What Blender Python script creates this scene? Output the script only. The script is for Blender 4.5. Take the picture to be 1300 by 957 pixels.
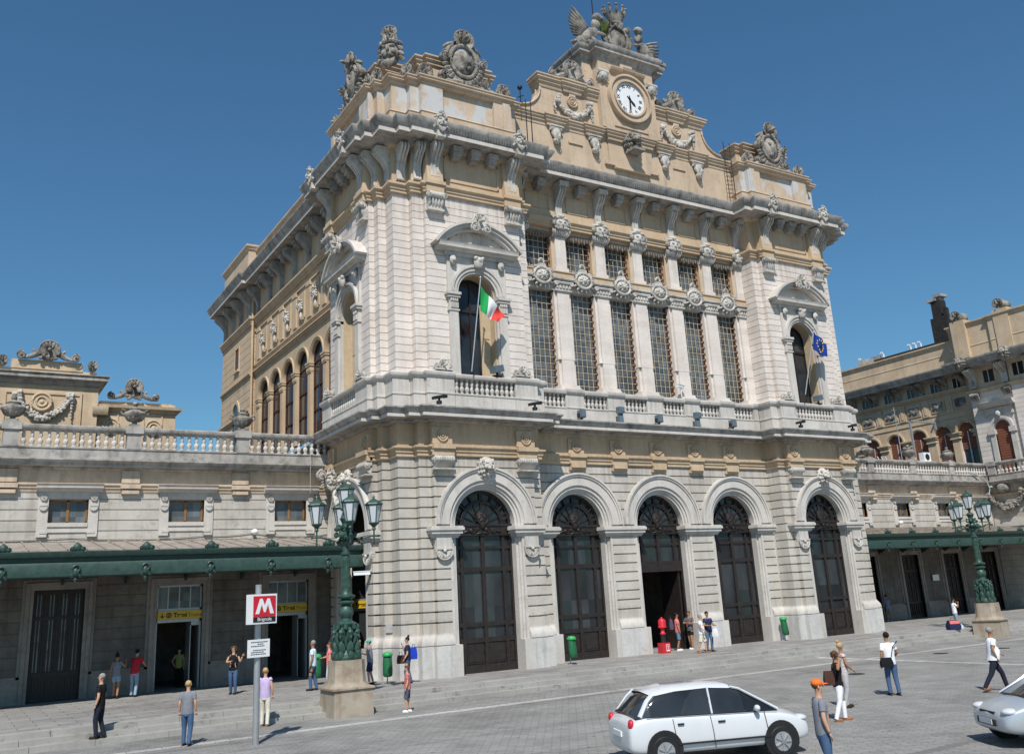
import bpy, math, random
from mathutils import Vector, Matrix, Euler, noise as mnoise
R=math.radians; PI=math.pi
random.seed(7)
for o in list(bpy.data.objects): bpy.data.objects.remove(o)
S=bpy.context.scene; COL=S.collection

# ------------------------------------------------------------------ camera
cam=bpy.data.cameras.new('camera'); camo=bpy.data.objects.new('camera',cam); COL.objects.link(camo)
yaw,pitch,roll=0.555856527,0.270161115,-0.0563089187
fw=Vector((math.sin(yaw)*math.cos(pitch),math.cos(yaw)*math.cos(pitch),math.sin(pitch)))
rr=Vector((math.cos(yaw),-math.sin(yaw),0)); uu=rr.cross(fw)
r2=math.cos(roll)*rr+math.sin(roll)*uu; u2=-math.sin(roll)*rr+math.cos(roll)*uu
m=Matrix.Identity(4)
for i in range(3):
    m[i][0]=r2[i]; m[i][1]=u2[i]; m[i][2]=-fw[i]
m[2][3]=3.0
camo.matrix_world=m
cam.sensor_width=36; cam.lens=1156.25/1300*36; cam.shift_y=-44.5/1300
cam.clip_start=.1; cam.clip_end=5000
S.camera=camo
# ------------------------------------------------------------------ light
SUN_EL=R(51); SUN_DX,SUN_DY=-.53,-.85          # horizontal direction towards the sun
W=bpy.data.worlds.new('World'); S.world=W; W.use_nodes=True
nt=W.node_tree; bg=nt.nodes['Background']
sky=nt.nodes.new('ShaderNodeTexSky'); sky.sky_type='NISHITA'; sky.sun_disc=False
sky.sun_elevation=SUN_EL; sky.sun_rotation=math.atan2(SUN_DX,SUN_DY)%(2*PI)
sky.altitude=60; sky.air_density=1.25; sky.dust_density=.3; sky.ozone_density=4.5
tint=nt.nodes.new('ShaderNodeMix'); tint.data_type='RGBA'; tint.blend_type='MULTIPLY'; tint.inputs[0].default_value=1
tint.inputs[7].default_value=(.63,.97,1.10,1); nt.links.new(sky.outputs[0],tint.inputs[6]); nt.links.new(tint.outputs[2],bg.inputs[0]); bg.inputs[1].default_value=.086
sl=bpy.data.lights.new('sun','SUN'); sl.energy=5.0; sl.angle=R(.53); sl.color=(1,.955,.89)
so=bpy.data.objects.new('sun',sl); COL.objects.link(so)
d=Vector((SUN_DX,SUN_DY,0)).normalized()*math.cos(SUN_EL)+Vector((0,0,math.sin(SUN_EL)))
so.rotation_euler=d.to_track_quat('Z','Y').to_euler(); so.location=(0,-20,40)
S.view_settings.view_transform='Standard'; S.view_settings.look='None'
S.view_settings.exposure=0; S.view_settings.gamma=1
S.render.engine='CYCLES'; S.render.resolution_x=1024; S.render.resolution_y=753
S.cycles.max_bounces=6; S.cycles.diffuse_bounces=2

# ------------------------------------------------------------------ materials
def _n(nt,t,**k):
    n=nt.nodes.new(t)
    for a,b in k.items():
        if a in n.inputs: n.inputs[a].default_value=b
        else: setattr(n,a,b)
    return n
def ramp(nt,fac,stops):
    r=nt.nodes.new('ShaderNodeValToRGB'); nt.links.new(fac,r.inputs[0])
    e=r.color_ramp.elements
    while len(e)<len(stops): e.new(.5)
    for i,(p,c) in enumerate(stops):
        e[i].position=p; e[i].color=(*c,1) if len(c)==3 else c
    return r.outputs[0]
def mix(nt,fac,a,b,mode='MIX'):
    n=nt.nodes.new('ShaderNodeMix'); n.data_type='RGBA'; n.blend_type=mode
    if isinstance(fac,(int,float)): n.inputs[0].default_value=fac
    else: nt.links.new(fac,n.inputs[0])
    for s,i in ((a,6),(b,7)):
        if isinstance(s,tuple): n.inputs[i].default_value=(*s,1)
        else: nt.links.new(s,n.inputs[i])
    return n.outputs[2]
def pos_coord(nt,scale,world=True):
    if world:
        g=nt.nodes.new('ShaderNodeNewGeometry').outputs['Position']
    else:
        g=nt.nodes.new('ShaderNodeTexCoord').outputs['Object']
    m=nt.nodes.new('ShaderNodeVectorMath'); m.operation='MULTIPLY'; m.inputs[1].default_value=scale
    nt.links.new(g,m.inputs[0]); return m.outputs[0]
def noise(nt,vec,scale,detail=6,rough=.6):
    n=nt.nodes.new('ShaderNodeTexNoise'); n.inputs['Scale'].default_value=scale
    n.inputs['Detail'].default_value=detail; n.inputs['Roughness'].default_value=rough
    nt.links.new(vec,n.inputs['Vector']); return n.outputs[0]
def base(name,rough=.8,metal=0,spec=.3):
    m=bpy.data.materials.new(name); m.use_nodes=True; b=m.node_tree.nodes['Principled BSDF']
    b.inputs['Roughness'].default_value=rough; b.inputs['Metallic'].default_value=metal
    b.inputs['Specular IOR Level'].default_value=spec
    return m,m.node_tree,b
def bump(nt,b,h,strength=.3,dist=.02):
    n=nt.nodes.new('ShaderNodeBump'); n.inputs['Strength'].default_value=strength; n.inputs['Distance'].default_value=dist
    nt.links.new(h,n.inputs['Height']); nt.links.new(n.outputs[0],b.inputs['Normal'])
def stone(name,c1,c2,dirt=(.07,.06,.055),dirt_lo=.52,dirt_hi=.75,dirt_amt=.6,streak=.5,blocks=None,rough=.85,bs=.22,world=True,blot=None,runs=None):
    m,nt,b=base(name,rough,0,.15)
    p1=pos_coord(nt,(1,1,1),world); ps=pos_coord(nt,(2.6,2.6,.22),world)
    col=mix(nt,ramp(nt,noise(nt,p1,.7,5),[(.35,(0,0,0)),(.65,(1,1,1))]),c1,c2)
    fine=noise(nt,p1,9,8,.7)
    col=mix(nt,.32,col,ramp(nt,fine,[(.3,(.62,.62,.62)),(.7,(1.12,1.1,1.08))]),'MULTIPLY')
    if blocks:
        dx,dz,z0,amt=blocks
        g=nt.nodes.new('ShaderNodeNewGeometry').outputs['Position']
        sp=nt.nodes.new('ShaderNodeSeparateXYZ'); nt.links.new(g,sp.inputs[0])
        def mth(op,a,bv):
            q=nt.nodes.new('ShaderNodeMath'); q.operation=op
            for i,v in enumerate((a,bv)):
                if v is None: continue
                if isinstance(v,(int,float)): q.inputs[i].default_value=v
                else: nt.links.new(v,q.inputs[i])
            return q.outputs[0]
        row=mth('FLOOR',mth('DIVIDE',mth('SUBTRACT',sp.outputs[2],z0),dz),None)
        off=mth('MULTIPLY',row,.37*dx)
        cl=mth('FLOOR',mth('DIVIDE',mth('ADD',mth('ADD',sp.outputs[0],sp.outputs[1]),off),dx),None)
        cb=nt.nodes.new('ShaderNodeCombineXYZ'); nt.links.new(row,cb.inputs[0]); nt.links.new(cl,cb.inputs[1])
        wn=nt.nodes.new('ShaderNodeTexWhiteNoise'); wn.noise_dimensions='2D'; nt.links.new(cb.outputs[0],wn.inputs['Vector'])
        col=mix(nt,amt,col,ramp(nt,wn.outputs['Value'],[(0,(.72,.70,.68)),(.5,(1,1,1)),(1,(1.15,1.12,1.08))]),'MULTIPLY')
    if streak>0:
        st=noise(nt,ps,1.0,7,.62)
        mk=ramp(nt,st,[(.50,(0,0,0)),(.78,(1,1,1))])
        mm=nt.nodes.new('ShaderNodeMath'); mm.operation='MULTIPLY'; nt.links.new(mk,mm.inputs[0]); mm.inputs[1].default_value=streak
        col=mix(nt,mm.outputs[0],col,dirt)
    for zt,ln,am in (runs or []):      # rain runs hanging below a ledge at height zt
        g=nt.nodes.new('ShaderNodeNewGeometry').outputs['Position']; sp=nt.nodes.new('ShaderNodeSeparateXYZ'); nt.links.new(g,sp.inputs[0])
        mr=nt.nodes.new('ShaderNodeMapRange'); mr.inputs[1].default_value=zt-ln; mr.inputs[2].default_value=zt; nt.links.new(sp.outputs[2],mr.inputs[0])
        mu=nt.nodes.new('ShaderNodeMapRange'); mu.inputs[1].default_value=zt; mu.inputs[2].default_value=zt+.03; mu.inputs[3].default_value=1; mu.inputs[4].default_value=0; nt.links.new(sp.outputs[2],mu.inputs[0])
        mq=nt.nodes.new('ShaderNodeMath'); mq.operation='MULTIPLY'; nt.links.new(mr.outputs[0],mq.inputs[0]); nt.links.new(mu.outputs[0],mq.inputs[1])
        rn=ramp(nt,noise(nt,pos_coord(nt,(5.5,5.5,.12),world),1,5,.6),[(.45,(0,0,0)),(.70,(1,1,1))])
        m2=nt.nodes.new('ShaderNodeMath'); m2.operation='MULTIPLY'; nt.links.new(mq.outputs[0],m2.inputs[0]); nt.links.new(rn,m2.inputs[1])
        m3=nt.nodes.new('ShaderNodeMath'); m3.operation='MULTIPLY'; nt.links.new(m2.outputs[0],m3.inputs[0]); m3.inputs[1].default_value=am
        col=mix(nt,m3.outputs[0],col,dirt)
    dn=noise(nt,p1,2.3,8,.68)
    mk=ramp(nt,dn,[(dirt_lo,(0,0,0)),(dirt_hi,(1,1,1))])
    mm=nt.nodes.new('ShaderNodeMath'); mm.operation='MULTIPLY'; nt.links.new(mk,mm.inputs[0]); mm.inputs[1].default_value=dirt_amt
    col=mix(nt,mm.outputs[0],col,dirt)
    if blot:
        bn=noise(nt,pos_coord(nt,(1,1,.6),world),.9,6,.6)
        col=mix(nt,ramp(nt,bn,[(.5,(0,0,0)),(.56,(1,1,1))]),col,blot)
    nt.links.new(col,b.inputs['Base Color'])
    bump(nt,b,fine,bs,.03)
    return m
def plain(name,c,rough=.6,metal=0,spec=.4,var=.15,scale=6,world=False,bs=0):
    m,nt,b=base(name,rough,metal,spec)
    p=pos_coord(nt,(1,1,1),world); n=noise(nt,p,scale,6,.65)
    lo=tuple(x*(1-var) for x in c); hi=tuple(min(1,x*(1+var)) for x in c)
    nt.links.new(ramp(nt,n,[(.3,lo),(.7,hi)]),b.inputs['Base Color'])
    if bs: bump(nt,b,n,bs,.02)
    return m
M={}
M['lower']=stone('pale_limestone_courses',(.47,.435,.385),(.565,.53,.475),(.17,.14,.11),.60,.84,.22,.32,(1.6,.417,1.25,.30),runs=[(8.75,1.6,.6),(2.2,1.2,.35)])
M['upper']=stone('white_stone_courses',(.64,.575,.52),(.74,.675,.62),(.24,.19,.16),.64,.88,.2,.16,(1.1,.345,12.3,.26),runs=[(20.8,2.4,.55)])
M['plinth']=stone('grey_marble_plinth',(.50,.49,.47),(.60,.59,.565),(.17,.15,.125),.52,.8,.45,.45)
M['trim']=stone('pale_carved_trim',(.51,.48,.44),(.61,.575,.53),(.11,.10,.09),.57,.82,.38,.34,runs=[(12.1,.9,.5),(5.4,.8,.4)])
M['grey']=stone('weathered_grey_cornice',(.33,.31,.285),(.48,.455,.42),(.05,.046,.042),.48,.72,.65,.65)
M['ochre']=stone('ochre_render',(.50,.37,.245),(.58,.45,.31),(.20,.15,.11),.58,.84,.3,.3,runs=[(9.3,.8,.4),(10.2,.9,.4),(17.3,1.5,.4)])
M['ochre2']=stone('ochre_pink_render',(.49,.375,.265),(.575,.455,.335),(.17,.135,.105),.53,.8,.38,.4)
M['patch']=stone('patched_attic_render',(.50,.39,.285),(.57,.455,.35),(.17,.14,.12),.55,.8,.35,.4,blot=(.50,.495,.485))
M['orn']=stone('grey_carved_stone',(.26,.24,.21),(.44,.41,.365),(.05,.045,.04),.42,.62,.75,.3,bs=.8)
M['orn2']=stone('pale_carved_stone',(.46,.43,.39),(.62,.59,.54),(.09,.08,.07),.5,.7,.6,.2,bs=.7)
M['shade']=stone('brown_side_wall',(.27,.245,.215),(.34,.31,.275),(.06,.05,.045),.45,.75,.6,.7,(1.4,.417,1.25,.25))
M['wing']=stone('wing_pale_courses',(.44,.41,.365),(.54,.51,.46),(.12,.10,.085),.54,.78,.5,.45,(1.5,.33,0,.2))
M['wingochre']=stone('faded_ochre_band',(.52,.41,.30),(.60,.49,.375),(.16,.13,.11),.5,.75,.45,.5)
M['rearochre']=stone('pale_ochre_rear',(.52,.395,.265),(.62,.49,.345),(.22,.17,.13),.54,.78,.45,.4)
M['darkwood']=plain('dark_brown_door_wood',(.023,.017,.015),.5,0,.4,.4,5,True)
M['glassdark']=plain('dark_window_glass',(.018,.02,.023),.09,0,.5,.4,1.2,True)
M['glassgrey']=plain('grey_window_glass',(.10,.115,.125),.25,0,.5,.45,1.4,True)
def panes(name,lo,hi,dx,dz,rough):
    m,nt,b=base(name,rough,0,.5); g=nt.nodes.new('ShaderNodeNewGeometry').outputs['Position']
    v=nt.nodes.new('ShaderNodeVectorMath'); v.operation='DIVIDE'; v.inputs[1].default_value=(dx,dx,dz); nt.links.new(g,v.inputs[0])
    f=nt.nodes.new('ShaderNodeVectorMath'); f.operation='FLOOR'; nt.links.new(v.outputs[0],f.inputs[0])
    w=nt.nodes.new('ShaderNodeTexWhiteNoise'); nt.links.new(f.outputs[0],w.inputs['Vector'])
    n=noise(nt,pos_coord(nt,(.9,.9,.45)),1,4,.55)  # broad lighter patches: piazza reflections painted into the glass colour
    c=mix(nt,ramp(nt,w.outputs['Value'],[(0,(0,0,0)),(1,(1,1,1))]),lo,hi); c=mix(nt,.8,c,ramp(nt,n,[(.35,(.55,.55,.55)),(.65,(1.5,1.5,1.5))]),'MULTIPLY')
    nt.links.new(c,b.inputs['Base Color'])
    # every pane sits at a slightly different angle
    s_=nt.nodes.new('ShaderNodeVectorMath'); s_.operation='SUBTRACT'; s_.inputs[1].default_value=(.5,.5,.5); nt.links.new(w.outputs['Color'],s_.inputs[0])
    k=nt.nodes.new('ShaderNodeVectorMath'); k.operation='SCALE'; k.inputs['Scale'].default_value=.10; nt.links.new(s_.outputs[0],k.inputs[0])
    ge=nt.nodes.new('ShaderNodeNewGeometry'); a=nt.nodes.new('ShaderNodeVectorMath'); nt.links.new(ge.outputs['Normal'],a.inputs[0]); nt.links.new(k.outputs[0],a.inputs[1])
    q=nt.nodes.new('ShaderNodeVectorMath'); q.operation='NORMALIZE'; nt.links.new(a.outputs[0],q.inputs[0]); nt.links.new(q.outputs[0],b.inputs['Normal']); return m
M['glassgrey']=panes('grey_window_glass',(.06,.07,.075),(.15,.165,.175),.29,.32,.16)
M['glassdark']=panes('dark_window_glass',(.012,.014,.016),(.035,.040,.045),.95,1.3,.07)
M['curtain']=plain('pale_shutter_panel',(.50,.39,.26),.7,0,.2,.12,3,True)
M['grille']=plain('cream_iron_grille',(.50,.42,.30),.6,0,.3,.2,8,True)
M['rust']=plain('rusty_red_frame',(.16,.06,.03),.7,0,.3,.3,8,True)
M['darkrust']=plain('dark_red_brown_frame',(.07,.03,.02),.7,0,.3,.3,8,True)
M['wood']=plain('varnished_wood_frame',(.26,.13,.045),.5,0,.4,.3,9,True)
M['green']=plain('green_painted_iron',(.026,.058,.048),.5,0,.4,.3,5,True,.3)
M['greenlamp']=plain('verdigris_lamp_iron',(.034,.078,.06),.45,.1,.45,.5,7,False,.6)
M['blind']=plain('red_brown_roller_blind',(.22,.085,.055),.7,0,.2,.12,4,True)
M['black']=plain('black_metal',(.015,.015,.016),.5,0,.4,.3,6)
M['roofdark']=plain('dark_roof_sheet',(.03,.028,.026),.8,0,.2,.4,3,True)
M['white']=plain('white_enamel',(.75,.76,.76),.4,0,.4,.05,5)
M['steel']=plain('brushed_steel',(.42,.43,.44),.4,.6,.5,.12,8)
M['red']=plain('signal_red',(.55,.02,.035),.4,0,.4,.08,5)
M['yellow']=plain('sign_yellow',(.62,.40,.03),.45,0,.4,.08,5)
M['bin']=plain('green_plastic_bin',(.015,.12,.045),.45,0,.4,.25,6)
M['binlid']=plain('bright_green_lid',(.04,.33,.09),.4,0,.4,.1,6)
M['lampiron']=plain('dull_iron_lace',(.16,.14,.12),.7,0,.3,.6,9,True)
M['leaf']=plain('weed_leaves',(.09,.12,.03),.8,0,.2,.4,12)
M['sandstone']=stone('rust_streaked_pedestal',(.32,.275,.215),(.42,.37,.30),(.17,.09,.045),.45,.7,.6,.85,world=False)
def glassmat(name,c,tr,rough):
    m,nt,b=base(name,rough,0,.5); b.inputs['Base Color'].default_value=(*c,1)
    b.inputs['Transmission Weight'].default_value=tr; return m
M['frosted']=glassmat('frosted_lantern_glass',(.60,.62,.65),.12,.5)
def paving(name,c1,c2,bw,bh,rot=0,mortar=(.1,.1,.095),ms=.012):
    m,nt,b=base(name,.8,0,.2)
    g=nt.nodes.new('ShaderNodeNewGeometry').outputs['Position']
    mp=nt.nodes.new('ShaderNodeMapping'); mp.inputs['Rotation'].default_value=(0,0,rot); nt.links.new(g,mp.inputs[0])
    br=nt.nodes.new('ShaderNodeTexBrick'); nt.links.new(mp.outputs[0],br.inputs['Vector'])
    br.inputs['Scale'].default_value=1; br.inputs['Brick Width'].default_value=bw; br.inputs['Row Height'].default_value=bh
    br.inputs['Mortar Size'].default_value=ms; br.inputs['Color1'].default_value=(*c1,1); br.inputs['Color2'].default_value=(*c2,1)
    br.inputs['Mortar'].default_value=(*mortar,1); br.inputs['Mortar Smooth'].default_value=.3
    n1=noise(nt,g,1.1,8,.65); n2=noise(nt,g,14,6,.7)
    col=mix(nt,.6,br.outputs[0],ramp(nt,n1,[(.3,(.62,.61,.6)),(.7,(1.15,1.15,1.15))]),'MULTIPLY')
    col=mix(nt,.35,col,ramp(nt,n2,[(.3,(.6,.6,.6)),(.7,(1.15,1.15,1.15))]),'MULTIPLY')
    n3=noise(nt,g,.22,9,.72); col=mix(nt,.75,col,ramp(nt,n3,[(.34,(.60,.59,.57)),(.47,(.95,.95,.95)),(.62,(1.08,1.08,1.07)),(.7,(1.25,1.24,1.22))]),'MULTIPLY')
    vr=nt.nodes.new('ShaderNodeTexVoronoi'); vr.inputs['Scale'].default_value=1.1; nt.links.new(g,vr.inputs['Vector'])
    sm=ramp(nt,vr.outputs['Distance'],[(.03,(1,1,1)),(.07,(0,0,0))]); col=mix(nt,sm,col,(.07,.068,.065))
    mt=nt.nodes.new('ShaderNodeMapping'); mt.inputs['Rotation'].default_value=(0,0,.12); mt.inputs['Scale'].default_value=(.05,1.3,1); nt.links.new(g,mt.inputs[0])
    ty=noise(nt,mt.outputs[0],1.0,4,.6); col=mix(nt,ramp(nt,ty,[(.60,(0,0,0)),(.66,(.45,.45,.45))]),col,(.09,.088,.085))
    nt.links.new(col,b.inputs['Base Color']); bump(nt,b,n2,.3,.01); return m
M['terrace']=paving('terrace_slabs',(.28,.27,.255),(.34,.33,.315),1.1,.6)
M['plaza']=paving('plaza_cobbles',(.26,.255,.245),(.32,.315,.30),.42,.16,.6,(.16,.155,.15))
M['band']=paving('pale_band_slabs',(.47,.46,.44),(.53,.52,.50),.9,.5)
M['curb']=stone('step_stone',(.30,.29,.27),(.38,.37,.345),(.09,.085,.075),.56,.68,.6,.1)
M['shadegrime']=stone('shade_darkened_grimy_stone',(.135,.12,.105),(.185,.17,.15),(.04,.035,.03),.5,.75,.5,.5,(1.5,.43,0,.3))  # wing stone coloured darker for the shade under canopy and arch, plus grime
M['shadegrimetrim']=stone('shade_darkened_grimy_trim',(.24,.22,.195),(.31,.285,.255),(.06,.055,.05),.5,.75,.5,.5)  # canopy shade, along with dirt, put into the trim colour
M['ground']=plain('city_ground',(.20,.195,.19),.9,0,.2,.2,.1,True)
# ------------------------------------------------------------------ frames (x right, y depth, z up) -> world
XC=30.08
def F_ID(p): return p
F_ID.flip=False
def F_MIR(p): return (2*XC-p[0],p[1],p[2])
F_MIR.flip=True
def F_SIDE(p): return (15.06+(p[1]-34.15),36.09+(p[0]-17.0),p[2])
F_SIDE.flip=True
def frame_x(X,flip=True):            # local x -> world y, local y -> world x offset
    def f(p): return (X+p[1],p[0],p[2])
    f.flip=flip; return f
F=[F_ID]
# ------------------------------------------------------------------ mesh builder
class MB:
    def __init__(s): s.v=[]; s.f=[]
    def add(s,vs,fs):
        n=len(s.v); s.v+=vs; s.f+=[tuple(n+i for i in f) for f in fs]; return s
    def box(s,x0,x1,y0,y1,z0,z1):
        return s.add([(x0,y0,z0),(x1,y0,z0),(x1,y1,z0),(x0,y1,z0),(x0,y0,z1),(x1,y0,z1),(x1,y1,z1),(x0,y1,z1)],
            [(0,1,5,4),(1,2,6,5),(2,3,7,6),(3,0,4,7),(4,5,6,7),(3,2,1,0)])
    def bar(s,p,q,w,h=None):
        h=h or w; p=Vector(p);q=Vector(q); d=(q-p).normalized()
        u=d.cross(Vector((0,0,1)))
        if u.length<.01: u=Vector((1,0,0))
        u.normalize(); v=u.cross(d)
        vs=[tuple(c+u*a*w/2+v*b*h/2) for c in (p,q) for a,b in ((-1,-1),(1,-1),(1,1),(-1,1))]
        return s.add(vs,[(0,1,2,3),(7,6,5,4),(0,4,5,1),(1,5,6,2),(2,6,7,3),(3,7,4,0)])
    def sweep(s,path,prof,closed=False,cap=True):
        n=len(path); P=[Vector(p) for p in path]; vs=[]; K=len(prof)
        for i in range(n):
            ns=[]
            if i>0: e=(P[i]-P[i-1]).normalized(); ns.append(Vector((e.y,-e.x)))
            if i<n-1: e=(P[i+1]-P[i]).normalized(); ns.append(Vector((e.y,-e.x)))
            mm=ns[0] if len(ns)==1 else (ns[0]+ns[1])/(1+ns[0].dot(ns[1]))
            for o,z in prof: vs.append((P[i].x+mm.x*o,P[i].y+mm.y*o,z))
        fs=[]
        kk=K if closed else K-1
        for i in range(n-1):
            for j in range(kk):
                a=i*K+j; b=i*K+(j+1)%K; fs.append((a,a+K,b+K,b))
        if closed and cap: fs.append(tuple(range(K))); fs.append(tuple((n-1)*K+j for j in range(K-1,-1,-1)))
        return s.add(vs,fs)
    def poly(s,pts,y0,y1):            # polygon in xz extruded along y
        n=len(pts); vs=[(x,y0,z) for x,z in pts]+[(x,y1,z) for x,z in pts]
        fs=[tuple(range(n)),tuple(range(2*n-1,n-1,-1))]+[(i,n+i,n+(i+1)%n,(i+1)%n) for i in range(n)]
        return s.add(vs,fs)
    def prof_x(s,pts,x0,x1):          # polygon (y,z) extruded along x
        n=len(pts); vs=[(x0,y,z) for y,z in pts]+[(x1,y,z) for y,z in pts]
        fs=[tuple(range(n)),tuple(range(2*n-1,n-1,-1))]+[(i,n+i,n+(i+1)%n,(i+1)%n) for i in range(n)]
        return s.add(vs,fs)
    def lathe(s,c,prof,n=12,sq=None):
        vs=[];K=len(prof)
        for i in range(n):
            a=2*PI*(i+.5)/n; ca,sa=math.cos(a),math.sin(a)
            if sq:
                k=1/max(abs(ca),abs(sa)); ca*=k;sa*=k
            for r,z in prof: vs.append((c[0]+r*ca,c[1]+r*sa,c[2]+z))
        fs=[(i*K+j,((i+1)%n)*K+j,((i+1)%n)*K+j+1,i*K+j+1) for i in range(n) for j in range(K-1)]
        fs.append(tuple(i*K+K-1 for i in range(n))); fs.append(tuple(i*K for i in range(n-1,-1,-1)))
        return s.add(vs,fs)
    def arc(s,cx,cz,r0,r1,y0,y1,a0=0,a1=180,n=20):   # ring solid in the xz plane
        vs=[]
        for i in range(n+1):
            a=R(a0+(a1-a0)*i/n); c,q=math.cos(a),math.sin(a)
            for r,y in ((r0,y0),(r1,y0),(r1,y1),(r0,y1)): vs.append((cx+r*c,y,cz+r*q))
        fs=[(i*4+j,(i+1)*4+j,(i+1)*4+(j+1)%4,i*4+(j+1)%4) for i in range(n) for j in range(4)]
        fs+=[(0,1,2,3),(n*4+3,n*4+2,n*4+1,n*4)]
        return s.add(vs,fs)
    def tube(s,pts,r,n=6,r1=None):
        P=[Vector(p) for p in pts]; vs=[];m=len(P)
        rs=r if isinstance(r,(list,tuple)) else [r+((r1 if r1 is not None else r)-r)*i/(m-1) for i in range(m)]
        for i,p in enumerate(P):
            d=(P[min(i+1,m-1)]-P[max(i-1,0)]).normalized()
            u=d.cross(Vector((0,0,1))) 
            if u.length<.2: u=d.cross(Vector((0,1,0)))
            u.normalize(); v=u.cross(d)
            for k in range(n):
                a=2*PI*k/n; vs.append(tuple(p+(u*math.cos(a)+v*math.sin(a))*rs[i]))
        fs=[(i*n+k,i*n+(k+1)%n,(i+1)*n+(k+1)%n,(i+1)*n+k) for i in range(m-1) for k in range(n)]
        fs+=[tuple(range(n-1,-1,-1)),tuple((m-1)*n+k for k in range(n))]
        return s.add(vs,fs)
    def ell(s,c,r,n=8,jit=0,rot=None):
        if isinstance(r,(int,float)): r=(r,r,r)
        vs=[(0,0,-1)];h=max(4,n*2//3)
        for j in range(1,h):
            t=PI*j/h
            for i in range(n):
                a=2*PI*i/n; vs.append((math.sin(t)*math.cos(a),math.sin(t)*math.sin(a),-math.cos(t)))
        vs.append((0,0,1)); out=[]
        for v in vs:
            k=1+(random.uniform(-jit,jit) if jit else 0)
            w=Vector((v[0]*r[0]*k,v[1]*r[1]*k,v[2]*r[2]*k))
            if rot is not None: w=rot@w
            out.append((c[0]+w.x,c[1]+w.y,c[2]+w.z))
        L=len(vs)-1
        fs=[(0,1+(i+1)%n,1+i) for i in range(n)]
        fs+=[(1+(j-1)*n+i,1+(j-1)*n+(i+1)%n,1+j*n+(i+1)%n,1+j*n+i) for j in range(1,h-1) for i in range(n)]
        fs+=[(L,1+(h-2)*n+i,1+(h-2)*n+(i+1)%n) for i in range(n)]
        return s.add(out,fs)
    def leaf(s,p,q,w,t=None,n=6):     # ellipsoid stretched between two points
        p=Vector(p);q=Vector(q); d=q-p
        return s.ell(tuple((p+q)/2),(w,t or w,d.length/2),n,0,d.to_track_quat('Z','Y').to_matrix())
    def ring(s,cx,y,cz,r,t,a0=0,a1=360,n=20,rz=None,ty=None):  # torus facing -y
        rz=rz or r; k=8 if n>14 else 6
        pts=[(cx+r*math.cos(R(a0+(a1-a0)*i/n)),y,cz+rz*math.sin(R(a0+(a1-a0)*i/n))) for i in range(n+1)]
        return s.tube(pts,t,k)
    def text(s,txt,size,x,y,z,ext=.004,align='CENTER',bold=0):
        cu=bpy.data.curves.new('t','FONT'); cu.body=txt; cu.size=size; cu.extrude=ext; cu.align_x=align; cu.offset=bold
        ob=bpy.data.objects.new('t',cu); COL.objects.link(ob); bpy.context.view_layer.update()
        me=bpy.data.meshes.new_from_object(ob.evaluated_get(bpy.context.evaluated_depsgraph_get()))
        s.add([(x+v.co.x,y-v.co.z,z+v.co.y) for v in me.vertices],[tuple(p.vertices) for p in me.polygons])
        bpy.data.objects.remove(ob); return s
    def clusters(s):
        n=len(s.v); p=list(range(n))
        def find(a):
            while p[a]!=a: p[a]=p[p[a]]; a=p[a]
            return a
        for f in s.f:
            r=find(f[0])
            for q in f[1:]: p[find(q)]=r
        isl={}
        for i in range(n): isl.setdefault(find(i),[]).append(i)
        L=list(isl.values())
        if len(L)<2 or len(L)>260: return None
        B=[]
        for I in L:
            c=[[s.v[i][k] for i in I] for k in range(3)]; B.append(([min(x) for x in c],[max(x) for x in c]))
        sz=[math.sqrt(sum((h-l)**2 for l,h in zip(*b))) for b in B]; q=list(range(len(L)))
        def fd(a):
            while q[a]!=a: q[a]=q[q[a]]; a=q[a]
            return a
        for i in range(len(L)):
            for j in range(i):
                a,b=fd(i),fd(j)
                if a==b: continue
                g=math.sqrt(sum(max(0,B[i][0][k]-B[j][1][k],B[j][0][k]-B[i][1][k])**2 for k in range(3)))
                if g<=max(.02,.45*max(min(sz[i],1.0),min(sz[j],1.0))): q[a]=b
        G={}
        for i in range(len(L)): G.setdefault(fd(i),[]).extend(L[i])
        if not 1<len(G)<=14: return None
        idx={}
        for gi,(r,I) in enumerate(G.items()):
            for i in I: idx[i]=gi
        out=[]
        for gi,I in enumerate(G.values()):
            I=sorted(I); mp={a:k for k,a in enumerate(I)}; m=MB(); m.v=[s.v[a] for a in I]
            out.append(m)
            m._mp=mp
        for f in s.f:
            m=out[idx[f[0]]]; m.f.append(tuple(m._mp[a] for a in f))
        return out
    def build(s,name,mat,parent=None,ang=38,frame=None,each=True):
        if each and parent:
            cl=s.clusters()
            if cl:
                obs=[m.build(name,mat,parent,ang,frame,False) for m in cl]
                return obs[max(range(len(cl)),key=lambda i:len(cl[i].v))]
        fr=frame or F[0]; off=OFF.get(parent.name,Vector()) if parent else Vector()
        vs=[Vector(fr(v))-off for v in s.v]; fs=s.f
        if fr.flip: fs=[f[::-1] for f in fs]
        me=bpy.data.meshes.new(name); me.from_pydata(vs,[],fs); me.materials.append(M[mat] if isinstance(mat,str) else mat)
        me.polygons.foreach_set('use_smooth',[True]*len(me.polygons)); me.update()
        me.set_sharp_from_angle(angle=R(ang))
        o=bpy.data.objects.new(name,me); COL.objects.link(o)
        if parent: o.parent=parent; OFF[o.name]=off
        return o
OFF={}
def tag(o,label=None,cat=None,group=None,kind=None):
    if label: o['label']=label
    if cat: o['category']=cat
    if group: o['group']=group
    if kind: o['kind']=kind
    return o
def thing(name,label,cat,loc=(0,0,0),rz=0,group=None,local=False):
    """local=True: children are modelled in the thing's own frame"""
    o=bpy.data.objects.new(name,None); COL.objects.link(o); o.location=loc; o.rotation_euler=(0,0,rz); o.empty_display_size=.3
    OFF[o.name]=Vector() if local else Vector(loc)
    return tag(o,label,cat,group)
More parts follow.
